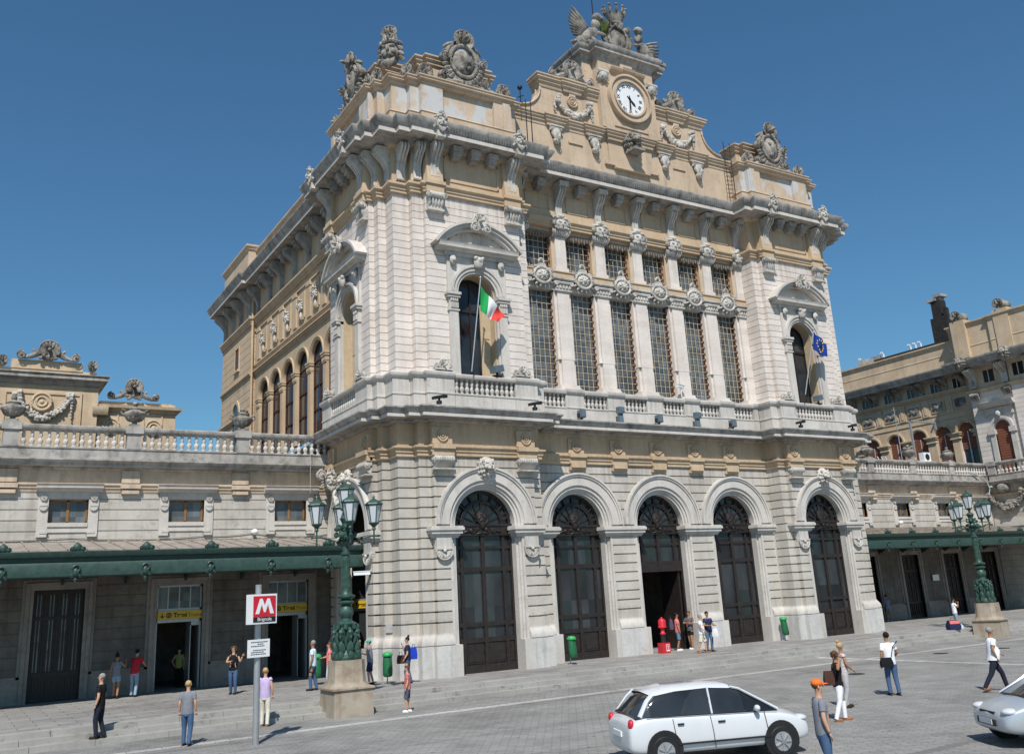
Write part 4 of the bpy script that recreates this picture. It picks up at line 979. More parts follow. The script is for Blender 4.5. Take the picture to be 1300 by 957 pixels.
for i in range(70):
    a=U(0,6.3); l=U(.25,.75); p=(cx-.75+U(-.15,.15),ys-.2+U(-.1,.1),z0+.9+U(0,.3)); e=(p[0]+.3*math.cos(a)*l,p[1]-.1,p[2]+l*.8); q.leaf(p,e,.03,.012,4)
ENL(q); q.build('rooftop_weed','leaf',ST,ang=80,each=False)
q=MB(); q.tube([(cx-1.5,ys+.1,z0+1),(cx-1.52,ys+.1,z0+4.2)],.035,6)
for x in (23.15,23.45): q.tube([(x,YA-.45,24.1),(x,YA-.45,27.35)],.022,5)
for x in (37.0,37.5): q.tube([(x,YA-.42,24.1),(x,YA-.42,28.1)],.025,5)
for i in range(14): q.tube([(37.0,YA-.42,24.3+.27*i),(37.5,YA-.42,24.3+.27*i)],.014,4)
q.tube([(22.9,YA-.4,26.95),(22.9,YA-.4,27.9)],.03,6); q.ell((22.9,YA-.4,28.0),.14,8); q.tube([(22.75,YA-.4,27.4),(23.1,YA-.4,27.6)],.03,5)
q.build('roof_ladder','black',ST)
# roof behind
b=MB(); b.box(16.6,43.5,36.2,64,23.7,24.0); b.box(18,42,40,62,24,25.4); b.build('roof','roofdark',ST)
# ---- long side towards the left wing
XS=15.8
FS=frame_x(XS)
def sidewall(frame,y0,y1,centres,Z,ztop,mat='ochre'):
    pass
b=MB()
cy=[54.75,52.38,49.95,47.5,45.1,42.7]; zc=15.68; hw=.94
ys_=[55.95]+[(cy[i]+cy[i+1])/2 for i in range(5)]+[41.3]
for i,c in enumerate(cy):
    archwall(b,ys_[i+1],ys_[i],0,c,hw,zc,hw+.06,11.5,17.4,.6,.0,.0,zs=[(-.35,11.5),(0,11.5),(0,zc),(-.35,zc)])
b.box(41.3,56.9,0,.35,17.4,20.8); b.box(55.95,56.9,0,.35,11.5,17.4)
b.build('side_wall','ochre',ST,frame=FS)
t=MB()
for c in cy:
    t.arc(c,zc,.92,.99,-.02,.3,n=20); t.arc(c,zc,.99,1.09,-.06,.3,n=20); t.arc(c,zc,1.09,1.15,-.09,.3,n=20)
for i in range(7):
    c=ys_[i] if i else 55.95
    t.box(c-.20,c+.20,-.03,.2,11.5,15.1)
    for z0,z1,o in ((15.1,15.18,.07),(15.18,15.34,.09),(15.34,15.44,.07),(15.44,15.56,.12),(15.56,15.66,.15)): t.box(c-.20-o,c+.20+o,-o,.3,z0,z1)
for z0,z1,o in ((17.35,17.45,.06),(17.45,17.58,.12),(17.58,17.66,.2),(17.9,18.0,.06),(18.0,18.08,.1),(20.3,20.38,.08)): t.box(41.3,56.9,-o,0,z0,z1)
for i in range(7):
    c=(ys_[i] if i else 55.95); t.box(c-.28,c+.28,-.10,0,18.25,20.3); t.box(c-.34,c+.34,-.14,0,20.05,20.3)
t.build('side_mouldings','ochre',ST,frame=FS)
for c in cy:
    b=MB(); yy=.19
    for x0,x1 in ((-.92,-.84),(-.04,.04),(.84,.92)): b.box(c+x0,c+x1,yy-.05,yy,11.5,zc)
    b.arc(c,zc,.84,.92,yy-.05,yy,n=16)
    for z in (12.9,14.2,15.55): b.box(c-.84,c+.84,yy-.06,yy,z,z+.1)
    w=b.build('window','darkrust',ST,frame=FS)
    g=MB(); g.poly([(c-.92,11.5),(c+.92,11.5)]+[(c+.92*math.cos(R(15*i)),zc+.92*math.sin(R(15*i))) for i in range(13)],yy,yy+.02); g.build('glass_pane','glassdark',w,frame=FS)
    b=MB(); b.box(c-.42,c+.42,-.06,0,18.5,20.05); b.box(c-.30,c+.30,-.10,0,18.4,18.5)
    q=MB(); mask(q,c,-.12,19.25,.6,1.1); q.leaf((c,-.1,18.9),(c,-.1,18.4),.12); q.build('relief_panel','orn2',ST,frame=FS); b.build('relief_frame','ochre',ST,frame=FS)
for i in range(7):
    c=(ys_[i] if i else 56.2)
    q=MB(); sbracket(q,c,0,21.35,23.12,.42,.8); q.build('scroll_bracket','grey',ST,frame=FS)
    if i<6: q=MB(); dentblock(q,cy[i],0,23.15,.5,.62,.5); q.build('cornice_block','grey',ST,frame=FS)
b=MB(); b.sweep([(15.55,64.3),(15.55,56.9),(15.8,56.9)],rust(11.5,20.75,.5,.03,.03),True); b.build('side_wall','ochre',ST)
F5=frame_x(15.55); t=MB(); c=60.3
for z0,z1,o in ((14.95,15.1,.1),(15.1,15.25,.18),(17.4,17.5,.08),(17.5,17.62,.16)): t.box(56.9,64.3,-o,0,z0,z1)
t.arc(c,15.5,.7,.95,-.08,.3,n=18); t.box(c-.62,c+.62,-.14,0,18.35,18.5); t.box(c-.6,c-.42,-.06,0,18.5,20); t.box(c+.42,c+.6,-.06,0,18.5,20); t.box(c-.6,c+.6,-.06,0,20,20.15)
t.build('side_mouldings','ochre',ST,frame=F5)
for z0,z1,arc_ in ((12,15.5,True),(18.5,20.0,False)):
    g=MB(); w_=.66 if arc_ else .42
    if arc_: g.poly([(c-w_,z0),(c+w_,z0)]+[(c+w_*math.cos(R(15*i)),z1+w_*math.sin(R(15*i))) for i in range(13)],-.012,.02)
    else: g.box(c-w_,c+w_,-.012,.02,z0,z1)
    wn=g.build('window','glassdark',ST,frame=F5)
    g=MB(); g.box(c-.03,c+.03,-.04,0,z0,z1); g.box(c-w_,c-w_+.06,-.04,0,z0,z1); g.box(c+w_-.06,c+w_,-.04,0,z0,z1); g.build('window_frame','rust',wn,frame=F5)
for c in (57.3,59.3,61.3,63.4):
    q=MB(); sbracket(q,c,0,21.35,23.12,.45,.85); q.build('scroll_bracket','grey',ST,frame=F5)
t=MB(); t.tube([(15.55,56.75,11.5),(15.55,56.75,23.0)],.07,8); t.build('downpipe','ochre',ST)
# side parapet above the cornice
b=MB(); b.sweep([(16.0,64.1),(16.0,41.0)],[(-.6,23.9),(0,23.9),(0,25.95),(.08,26.0),(.08,26.1),(.16,26.16),(.16,26.26),(-.6,26.32)],True)
b.sweep([(16.3,63.8),(15.4,63.8),(15.4,57.6),(16.3,57.6)],[(-.6,23.9),(0,23.9),(0,26.2),(.1,26.28),(.1,26.38),(.2,26.46),(.2,26.58),(-.6,26.64)],True)
b.build('side_parapet','ochre2',ST)
# hall seen through the open door and the open arch on the left flank
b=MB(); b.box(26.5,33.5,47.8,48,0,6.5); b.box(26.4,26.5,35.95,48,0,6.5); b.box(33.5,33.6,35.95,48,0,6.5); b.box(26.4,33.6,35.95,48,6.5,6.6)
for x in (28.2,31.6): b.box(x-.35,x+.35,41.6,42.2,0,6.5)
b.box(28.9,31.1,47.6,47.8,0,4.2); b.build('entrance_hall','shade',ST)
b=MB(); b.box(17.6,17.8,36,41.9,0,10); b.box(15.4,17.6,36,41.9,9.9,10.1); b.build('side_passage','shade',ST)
# ------------------------------------------------------------------ wings with canopy and balustrade
YW=41.4
def sign(x,y,z,w,label,short=0):
    t=thing('overhead_sign',label,'sign',(x,y,z),group='yellow signs over the platform doors')
    b=MB(); b.box(x-w/2,x+w/2,y-.06,y+.04,z-.17,z+.17); b.build('sign_board','yellow',t)
    b=MB(); xx=x-w/2
    b.box(xx+.17,xx+.20,y-.07,y-.061,z-.06,z+.09); b.poly([(xx+.10,z-.02),(xx+.185,z-.11),(xx+.27,z-.02)],y-.07,y-.061)
    b.arc(xx+.45,z,.07,.11,y-.07,y-.061,0,360,18); b.poly([(xx+.42,z-.05),(xx+.48,z-.05),(xx+.48,z+.05),(xx+.42,z+.05)],y-.07,y-.061)
    b.text('Treni',.25,xx+.63,y-.064,z-.085,.003,'LEFT',.009); b.text('Trains',.22,xx+1.22,y-.064,z-.085,.002,'LEFT',-.001) if w>1.5 else None
    b.build('sign_lettering','black',t,each=False)
    return t
WB=[(-.3,8.92),(.06,8.92),(.12,8.98),(.12,9.04),(.46,9.06),(.46,9.16),(.54,9.20),(.60,9.26),(.60,9.32),(.34,9.36),(.34,9.74),(.38,9.76),(.38,9.82),(-.3,9.84)]
WR=[(.06,10.48),(.36,10.48),(.40,10.52),(.44,10.60),(.44,10.68),(.38,10.72),(.06,10.74)]
WS=[(-.3,8.0),(.02,8.0),(.05,8.06),(.05,8.14),(.10,8.17),(.10,8.24),(.16,8.30),(.16,8.35),(.0,8.40),(-.3,8.40)]
def balustrade_run(P,x0,x1,y,piers,frame,mt='trim',sp=.30):
    b=MB(); b.sweep([(x0,y),(x1,y)],WB,True); b.sweep([(x0,y),(x1,y)],WR,True); B=b.build('balustrade','grey',P,frame=frame,each=False)
    for p in piers:
        q=MB(); q.box(p-.28,p+.28,y-.40,y-.02,9.80,10.50); q.box(p-.36,p+.36,y-.48,y+.02,10.46,10.78); q.build('balustrade_pier','grey',P,frame=frame,each=False)
    ed=[x0]+[e for p in piers for e in (p-.3,p+.3)]+[x1]
    for i in range(0,len(ed),2):
        a,e=ed[i],ed[i+1]; n=int((e-a)/sp)
        for k in range(n): baluster(B,a+(e-a)*(k+.5)/n,y-.21,9.83,.66,.115,mt,frame)
def wing(name,label,x0,x1,wins,doors,piers,cx0,cx1,orn0,urns):
    P=thing(name,label,'station wing',((x0+x1)/2,YW,0))
    # wall with square openings
    b=MB(); z=0
    def seg(za,zb,ops,off=0,m=b):
        e=[x0]
        for c,h in sorted(ops): e+=[c-h,c+h]
        e.append(x1)
        for i in range(0,len(e),2):
            if e[i+1]>e[i]: m.box(e[i],e[i+1],YW+off,YW+.35,za,zb)
    lv=[i*.43 for i in range(0,19)]
    do=[(c,.92) for c,_ in doors]; wo=[(c,.74) for c in wins]
    for i in range(18):
        a,e=lv[i]+(.0 if i==0 else .022),lv[i+1]-.022
        cuts=sorted({a,e}|{v for v in (4.17,6.78,7.74) if a<v<e})
        for p,q in zip(cuts,cuts[1:]):
            mm=(p+q)/2; ops=do if mm<4.17 else (wo if 6.78<mm<7.74 else [])
            seg(p,q,ops)
        g0,g1=lv[i+1]-.022,lv[i+1]+.022
        mm=lv[i+1]; ops=do if mm<4.17 else (wo if 6.78<mm<7.74 else [])
        seg(g0,g1,ops,.03)
    seg(7.762,8.01,[])
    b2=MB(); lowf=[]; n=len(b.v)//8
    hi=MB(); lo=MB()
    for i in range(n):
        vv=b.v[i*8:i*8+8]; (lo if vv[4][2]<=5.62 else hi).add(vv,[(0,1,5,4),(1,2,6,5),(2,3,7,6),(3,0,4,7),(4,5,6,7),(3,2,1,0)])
    hi.build('wall','wing',P,each=False); lo.build('ground_floor_wall','shadegrime',P,each=False)
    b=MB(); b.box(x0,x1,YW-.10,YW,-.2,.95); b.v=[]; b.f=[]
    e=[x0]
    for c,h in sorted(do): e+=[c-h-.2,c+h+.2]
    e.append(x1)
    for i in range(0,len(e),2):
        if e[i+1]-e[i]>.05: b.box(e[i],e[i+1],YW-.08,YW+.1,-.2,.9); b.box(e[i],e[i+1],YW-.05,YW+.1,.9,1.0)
    b.build('wall_base','shadegrimetrim',P)
    b=MB(); b.sweep([(x0,YW),(x1,YW)],WS,True); b.sweep([(x0,YW),(x1,YW)],[(-.3,8.40),(.0,8.40),(.0,8.92),(-.3,8.92)],True)
    for p in piers: b.box(p-.36,p+.36,YW-.13,YW,8.40,8.92); b.box(p-.40,p+.40,YW-.25,YW,8.16,8.33); b.box(p-.34,p+.34,YW-.2,YW,7.95,8.1)
    b.build('string_course','wingochre',P,each=False)
    balustrade_run(P,x0,x1,YW,piers,F_ID)
    for c in wins:
        b=MB()
        for k in (-1,1):
            b.box(min(c+k*.74,c+k*1.12),max(c+k*.74,c+k*1.12),YW-.07,YW+.2,6.2,8.0); b.box(min(c+k*.72,c+k*1.0),max(c+k*.72,c+k*1.0),YW-.14,YW+.2,6.35,6.45)
            b.box(min(c+k*.74,c+k*1.1),max(c+k*.74,c+k*1.1),YW-.12,YW+.1,6.22,6.34)
            rosette(b,c+k*.93,YW-.10,7.78,.13); b.tube([(c+k*.93,YW-.04,7.42),(c+k*.93,YW-.14,7.42)],.16,12); b.box(c+k*.93-.14,c+k*.93+.14,YW-.16,YW,7.44,7.52)
        b.box(c-.74,c+.74,YW-.10,YW+.2,6.62,6.78); b.box(c-.74,c+.74,YW-.05,YW+.2,6.40,6.62); b.box(c-1.05,c+1.05,YW-.09,YW+.2,7.74,8.02)
        b.prof_x([(YW,8.02),(YW-.16,8.02),(YW-.2,8.10),(YW-.38,8.16),(YW-.38,8.24),(YW-.44,8.32),(YW,8.36)],c-1.24,c+1.24)
        s_=b.build('window_surround','trim',P,each=False)
        f=MB()
        for a,e,z0,z1 in ((-.74,-.66,6.78,7.74),(.66,.74,6.78,7.74),(-.05,.05,6.78,7.74),(-.74,.74,6.78,6.84),(-.74,.74,7.66,7.74)): f.box(c+a,c+e,YW+.2,YW+.27,z0,z1)
        f.build('window_frame','wood',s_,each=False); f=MB(); f.box(c-.7,c+.7,YW+.24,YW+.26,6.8,7.7); f.build('glass_pane','glassgrey',s_)
    for c,kind in doors:
        b=MB()
        for a,e,o in ((.92,1.06,.10),(1.06,1.20,.15),(1.20,1.32,.05)):
            for k in (-1,1): b.box(min(c+k*a,c+k*e),max(c+k*a,c+k*e),YW-o,YW+.3,0,4.17+a-.92)
            b.box(c-e,c+e,YW-o,YW+.3,4.17+a-.92,4.17+e-.92)
        b.build('door_frame','shadegrimetrim',P,each=False)
        if kind=='shut':
            f=MB(); f.box(c-.92,c+.92,YW+.2,YW+.26,0,4.17)
            for k in range(9): x=c-.92+1.84*k/8; f.box(x-.035,x+.035,YW+.15,YW+.2,0,4.17)
            for z in (.1,1.0,3.1,4.1): f.box(c-.92,c+.92,YW+.14,YW+.2,z-.07,z+.07)
            d_=f.build('door','darkwood',P,each=False)
            f=MB()
            for k in (0.5,2.5,4.5,6.5):
                x=c-.92+1.84*(k+.5)/8; f.box(x-.08,x+.08,YW+.185,YW+.198,1.1,4.0)
            f.build('glass_pane','glassgrey',d_,each=False)
        else:
            f=MB()
            for a,e,z0,z1 in ((-.92,-.85,0,4.17),(.85,.92,0,4.17),(-.92,.92,4.09,4.17),(-.92,.92,3.12,3.22),(-.92,.92,2.66,2.80)): f.box(c+a,c+e,YW+.12,YW+.2,z0,z1)
            for x in (-.45,0,.45): f.box(c+x-.02,c+x+.02,YW+.14,YW+.18,3.22,4.09)
            d_=f.build('sliding_door_frame','steel',P,each=False)
            f=MB(); f.box(c-.85,c+.85,YW+.15,YW+.16,3.22,4.09); f.build('glass_pane','glassgrey',d_)
            f=MB(); f.box(c+.5,c+.53,YW+.2,YW+1.0,.02,2.66); f.box(c+.85,c+.88,YW+.25,YW+1.2,.02,2.66); f.box(c+.50,c+.88,YW+.2,YW+.24,2.5,2.66); f.build('door_leaf','steel',d_,each=False)
    # rooms behind the open doors
    op=[c for c,k in doors if k!='shut']
    if op:
        b=MB(); a,e=min(op)-2.2,max(op)+1.6
        b.box(a,e,47.5,47.7,0,5); b.box(a-.1,a,YW+.36,47.7,0,5); b.box(e,e+.1,YW+.36,47.7,0,5); b.box(a,e,YW+.36,47.7,5,5.1)
        for c in op: b.box(c-.9,c-.3,46,46.4,0,3.2)
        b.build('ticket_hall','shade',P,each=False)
    b=MB(); b.box(x0,x1,YW+.35,YW+12,8.9,9.3); b.build('flat_roof','roofdark',P)
    # canopy
    yc=37.0; K=thing('canopy','green iron canopy with sheet roof along the '+('left' if x0<20 else 'right')+' wing','canopy',((cx0+cx1)/2,yc,4.4),group='green canopies over the pavement')
    b=MB(); b.prof_x([(yc+.06,4.45),(yc-.04,4.50),(yc-.08,4.9),(yc-.02,5.0),(yc+.14,5.0),(yc+.14,4.45)],cx0,cx1); b.box(cx0,cx1,yc+.0,yc+.12,5.0,5.14)
    b.prof_x([(yc-.02,5.14),(yc-.16,5.16),(yc-.24,5.30),(yc-.24,5.36),(yc+.2,5.36),(yc+.2,5.14)],cx0,cx1); b.build('fascia_beam','green',K,each=False)
    b=MB(); b.prof_x([(yc+.1,5.37),(yc+.1,5.42),(YW-.02,6.02),(YW-.02,5.96)],cx0,cx1)
    n=int((cx1-cx0)/.62)
    for i in range(n+1): x=cx0+(cx1-cx0)*i/n; b.prof_x([(yc+.1,5.40),(yc+.1,5.46),(YW-.02,6.07),(YW-.02,6.0)],max(cx0,x-.025),min(cx1,x+.025))
    b.build('sheet_roof','leadroof',K,each=False)
    x=orn0
    while x<cx1-.2:
        if x>cx0+.2:
            q=MB(); q.ell((x,yc-.12,5.48),(.17,.10,.16),8); volute(q,x-.17,yc-.16,5.42,.10,.12,-1); volute(q,x+.17,yc-.16,5.42,.10,.12,1); q.ell((x,yc-.1,5.62),.06,6); q.build('antefix','green',K,each=False)
            q=MB(); q.ell((x,yc-.1,4.62),(.12,.06,.16),8); q.ring(x,yc-.12,4.75,.12,.03,n=12); q.ell((x,yc-.05,4.38),(.07,.05,.09),7); q.ell((x,yc-.05,4.28),.035,6); volute(q,x-.13,yc-.08,4.5,.07,.07,-1); volute(q,x+.13,yc-.08,4.5,.07,.07,1); q.build('drop_ornament','green',K,each=False)
            q=MB(); q.prof_x([(yc+.1,4.5),(yc+.1,4.95),(YW,5.5),(YW,4.3),(YW-.25,4.35),(YW-1.2,4.85),(YW-2.5,4.95)],x-.035,x+.035); q.build('roof_bracket','green',K,each=False)
        x+=2.36
    if urns:
        for i,p in enumerate(urns[0]):
            t=MB(); urn(t,p,YW-.21,10.78,.93); o=t.build('stone_urn','orn',None,each=False); tag(o,urns[1][i],'urn','lidded urns on the balustrade piers')
    return P
M['leadroof']=plain('weathered_sheet_roof',(.30,.26,.22),.75,0,.3,.35,2.5,True,.2)
wing('station_wing','left low wing with three square windows under a stone balustrade',-12,15.28,[-5.2,-.6,4.03,8.66,13.25],[(-5.2,'shut'),(-.6,'shut'),(3.95,'shut'),(8.55,'open'),(13.2,'open')],[-7.5,-2.9,1.72,6.33,10.92],-12,15.0,1.63,
     ([1.72,6.33,10.92],['grey lidded stone urn nearest the left edge on the balustrade','grey lidded stone urn in front of the small rear shell gable','grey lidded stone urn just left of the ochre flank of the station']))
wing('station_wing','right low wing with small square windows between main block and end pavilion',44.9,68,[48.06,52.68,57.3,61.93,66.55],[(47.9,'shut'),(52.5,'shut'),(57.1,'shut'),(61.75,'shut'),(66.3,'shut')],[49.55,54.13,58.72,63.3],45.1,67.6,46.8,
     ([54.13,58.72,63.3],['grey lidded stone urn nearest to the right corner pavilion of the station','grey lidded stone urn left of the white air conditioner','grey lidded stone urn right of the white air conditioner']))
# wall piece and door seen through the arch in the station's flank
b=MB(); b.box(15.28,15.7,YW+.05,YW+.3,0,9); b.box(15.7,17.4,YW+.05,YW+.3,4.2,9); b.box(17.4,17.62,YW+.05,YW+.3,0,9); b.build('passage_wall','shadegrime',ST,each=False)
b=MB()
for a,e,z0,z1 in ((15.7,15.78,0,4.2),(17.32,17.4,0,4.2),(15.7,17.4,2.66,2.80),(15.7,17.4,3.1,3.2)): b.box(a,e,YW+.10,YW+.16,z0,z1)
d_=b.build('sliding_door_frame','steel',ST,each=False); b=MB(); b.box(15.78,17.32,YW+.12,YW+.13,0,4.2); b.build('glass_pane','glassdark',d_)
sign(8.57,YW+.06,2.95,1.78,'yellow platform sign over the left open doorway left of the metro pole')
sign(13.2,YW+.06,2.98,1.74,'yellow platform sign partly behind the red metro sign')
sign(16.55,YW+.02,2.95,1.66,'yellow platform sign in the shaded arch beside the lamp post')
# mask group above the side arch where the wing meets the block
b=MB(); x=14.75; y=40.3
for k in (-1,1): volute(b,x+k*.42,y,8.75,.26,.4,k)
mask(b,x,y,8.5,.8,1.1)
for i in range(6): b.leaf((x+.3,y-.15*i,8.2-.25*i),(x+.1,y-.3-.15*i,7.6-.25*i),.15)
b.build('grotesque_group','orn2',ST,each=False)

# ------------------------------------------------------------------ end pavilion on the right
PV=thing('end_pavilion','right end pavilion in ochre with red brown blinds and a dark rooftop chimney','building',(69,42,0))
FB=frame_x(67.9)
b=MB(); b.sweep([(67.9,41.4),(67.9,24)],rust(0,8.0,.43,.045,.03),True); b.build('lower_wall','wing',PV)
b=MB(); b.sweep([(67.9,41.4),(67.9,24)],WS,True); b.sweep([(67.9,41.4),(67.9,24)],[(-.3,8.40),(.0,8.40),(.0,8.92),(-.3,8.92)],True); b.build('string_course','wingochre',PV,each=False)
balustrade_run(PV,24,40.9,0,[26.4,31,35.6,40.55],FB,'trim',.31)
q=MB(); garland(q,39.9,-.12,8.15,2.6,.85,.24,60); q.ell((40.0,-.3,8.75),(.5,.35,.4),10); rosette(q,40.2,-.2,8.8,.45)
for k in (-1,1): volute(q,39.9+k*1.5,-.1,8.3,.35,.3,k)
q.build('carved_garland','orn',PV,frame=FB,each=False)
b=MB(); b.box(38.6,41.3,-.06,0,5.9,6.5); b.build('relief_panel','trim',PV,frame=FB)
XR=69.3; FRR=frame_x(XR)
cy=[52.05,49.7,47.4,45.15,43.1]; zc=13.72; hw=.72
ys_=[53.2]+[(cy[i]+cy[i+1])/2 for i in range(4)]+[41.9]
b=MB()
for i,c in enumerate(cy): archwall(b,ys_[i+1],ys_[i],0,c,hw,zc,hw+.06,9.3,15.2,.6,0,0,zs=[(-.35,9.3),(0,9.3),(0,zc),(-.35,zc)])
b.box(53.2,66,0,.35,9.3,15.2); b.box(41.9,66,0,.35,15.2,18.25); b.build('upper_wall','rearochre',PV,frame=FRR,each=False)
t=MB()
for c in cy: t.arc(c,zc,.72,.82,-.05,.3,n=18); t.arc(c,zc,.82,.95,-.10,.3,n=18)
for c in ys_[:-1]+[42.1]:
    for z0,z1,o in ((13.2,13.3,.12),(13.3,13.5,.08),(13.5,13.64,.18),(13.64,13.74,.24)): t.box(c-.32-o,c+.32+o,-o,.3,z0,z1)
for z0,z1,o in ((14.9,15.0,.06),(15.35,15.42,.05),(16.75,16.84,.07),(16.9,17.0,.1),(17.0,17.12,.2),(17.12,17.22,.3)): t.box(41.9,60,-o,0,z0,z1)
for c in [53.2,50.9,48.55,46.3,44.1,42.2]:
    t.box(c-.30,c+.30,-.09,0,15.42,16.75); t.box(c-.10,c+.10,-.13,0,15.6,16.6)
t.build('wall_mouldings','rearochre',PV,frame=FRR,each=False)
for c in cy:
    q=MB(); q.box(c-.62,c+.62,-.07,0,15.62,16.55); q.build('panel_frame','rearochre',PV,frame=FRR)
    q=MB(); q.box(c-.5,c+.5,-.09,-.07,15.72,16.45)
    for k in (-1,1): volute(q,c+k*.25,-.10,16.1,.2,.12,k)
    q.ell((c,-.12,16.0),(.12,.06,.2),7); q.build('carved_panel','orn',PV,frame=FRR,each=False)
    g=MB(); g.poly([(c-.7,9.4),(c+.7,9.4)]+[(c+.7*math.cos(R(15*i)),zc+.7*math.sin(R(15*i))) for i in range(13)],.30,.32); w_=g.build('window','glassdark',PV,frame=FRR)
    lo=10.9 if c>44 else 12.3
    g=MB(); g.poly([(c-.7,lo),(c+.7,lo)]+[(c+.7*math.cos(R(15*i)),zc+.7*math.sin(R(15*i))) for i in range(13)],.22,.25)
    for i in range(16): g.box(c-.7,c+.7,.20,.22,lo+.19*i,lo+.19*i+.15) if lo+.19*i<zc else None
    g.build('roller_blind','blind',w_,frame=FRR,each=False)
    f=MB()
    for x_ in (-.70,-.03,.64): f.box(c+x_,c+x_+.06,.18,.3,9.4,zc)
    f.build('window_frame','white' if lo>12 else 'trim',w_,frame=FRR,each=False)
    f=MB(); f.box(c-.42,c+.42,-.02,.05,17.25,18.05); w2=f.build('attic_window','glassdark',PV,frame=FRR)
    f=MB(); f.box(c-.03,c+.03,-.05,0,17.25,18.05); f.box(c-.42,c-.36,-.05,0,17.25,18.05); f.box(c+.36,c+.42,-.05,0,17.25,18.05); f.build('window_frame','trim',w2,frame=FRR,each=False)
for c in [53.2,51.5,50.9,49.2,48.55,46.9,46.3,44.7,44.1,42.6]:
    q=MB(); sbracket(q,c,0,17.22,18.25,.30,.85); q.build('scroll_bracket','orn',PV,frame=FRR,each=False)
CRN=[(-.3,18.25),(.2,18.25),(.3,18.35),(1.0,18.37),(1.0,18.52),(1.1,18.6),(1.25,18.85),(1.25,18.95),(.6,19.08),(-.3,19.08)]
PVP=[(XR,66),(XR,41.7),(68.5,41.7),(68.5,38.2),(68.3,38.2),(68.3,24)]
b=MB(); b.sweep(PVP,CRN,True); b.build('main_cornice','grey',PV)
PAR=lambda t:[(-.5,19.08),(.55,19.08),(.55,19.95),(.58,19.98),(.58,20.03),(.55,20.06),(.55,t-.35),(.62,t-.3),(.62,t-.2),(.72,t-.1),(.72,t),(-.5,t+.05)]
b=MB(); b.sweep(PVP[:2],PAR(21.05),True); b.sweep(PVP[1:],PAR(21.95),True)
for yy in (41.2,37.6): b.box(67.66,68.6,yy-.6,yy+.6,19.10,22.2)
b.build('parapet','rearochre',PV,each=False)
for yy in (41.2,37.6):
    q=MB(); FQ=frame_x(67.9); shell(q,yy,-.1,22.6,.42,.3,8); q.tube([(yy,-.1,22.6),(yy,1.0,22.6)],.36,12); q.build('shell_ornament','orn',PV,frame=FQ,each=False)
    q=MB(); lion(q,yy,-.75,18.75,.9); q.build('lion_head','orn',PV,frame=FQ,each=False)
# white corner tower of the pavilion
FT=frame_x(68.5); c=39.62
b=MB(); archwall(b,38.2,41.7,0,c,.62,13.3,.66,9.3,16.3,.35,.02,.022); b.sweep([(68.3,38.2),(68.3,24)],rust(9.3,16.3,.35,.02,.022),True) if False else None
b.box(37.0,38.2,0,.35,9.3,16.3) if False else None
b.build('tower_wall','upper',PV,frame=FT,each=False)
b=MB(); b.sweep([(68.5,38.2),(68.3,38.2),(68.3,24)],rust(9.3,16.3,.35,.02,.022),True); b.build('tower_wall','upper',PV)
t=MB()
for k in (-1,1):
    t.box(min(c+k*.62,c+k*1.0),max(c+k*.62,c+k*1.0),-.12,.3,9.3,13.3); t.box(min(c+k*.58,c+k*1.1),max(c+k*.58,c+k*1.1),-.22,.2,12.9,13.3); t.box(min(c+k*1.0,c+k*1.15),max(c+k*1.0,c+k*1.15),-.16,.1,14.3,15.1)
t.arc(c,13.3,.62,.74,-.1,.3,n=18); t.arc(c,13.3,.74,.95,-.16,.3,n=18); t.box(c-1.1,c+1.1,-.12,.1,14.45,14.9)
t.prof_x([(0,14.95),(-.2,14.95),(-.5,15.1),(-.55,15.25),(-.62,15.35),(0,15.4)],c-1.45,c+1.45); t.ell((c,-.25,14.4),(.2,.15,.25),8)
w_=t.build('window_surround','trim',PV,frame=FT,each=False)
g=MB(); g.poly([(c-.62,9.4),(c+.62,9.4)]+[(c+.62*math.cos(R(15*i)),13.3+.62*math.sin(R(15*i))) for i in range(13)],.16,.2)
for i in range(20): g.box(c-.62,c+.62,.14,.16,9.5+.19*i,9.65+.19*i)
g.build('roller_blind','blind',w_,frame=FT,each=False)
b=MB(); b.sweep(PVP[1:],[(-.3,16.3),(.08,16.3),(.08,16.4),(.16,16.5),(.16,16.6),(.0,16.66),(0,18.25),(-.3,18.25)],True); b.build('frieze','rearochre',PV)
for yy in (41.2,38.6,36.4):
    q=MB(); q.tube([(yy-.35,-.25,16.15),(yy+.35,-.25,16.15)],.16,10)
    for i in range(5): q.leaf((yy-.28+.14*i,-.25,16.1),(yy-.28+.14*i,-.12,15.7),.07)
    q.build('fluted_console','orn',PV,frame=frame_x(68.5),each=False)
    q=MB(); sbracket(q,yy,-.02,16.7,18.25,.5,.9); q.build('scroll_bracket','orn2',PV,frame=frame_x(68.5),each=False)
for yy in (39.9,37.4):
    g=MB(); g.box(yy-.42,yy+.42,-.02 if yy>38.2 else -.22,.05,17.0,17.95); w2=g.build('attic_window','glassdark',PV,frame=FT)
    g=MB(); g.box(yy-.03,yy+.03,-.06 if yy>38.2 else -.26,0,17.0,17.95); g.build('window_frame','trim',w2,frame=FT)
b=MB(); b.tube([(XR-.15,41.95,9.4),(XR-.15,41.95,18.9)],.09,8); b.build('downpipe','rearochre',PV)
b=MB(); b.box(69.6,80,25,66,18.5,20.9); b.box(70.0,72,44.6,51,20.9,21.6); b.build('roof','roofdark',PV,each=False)
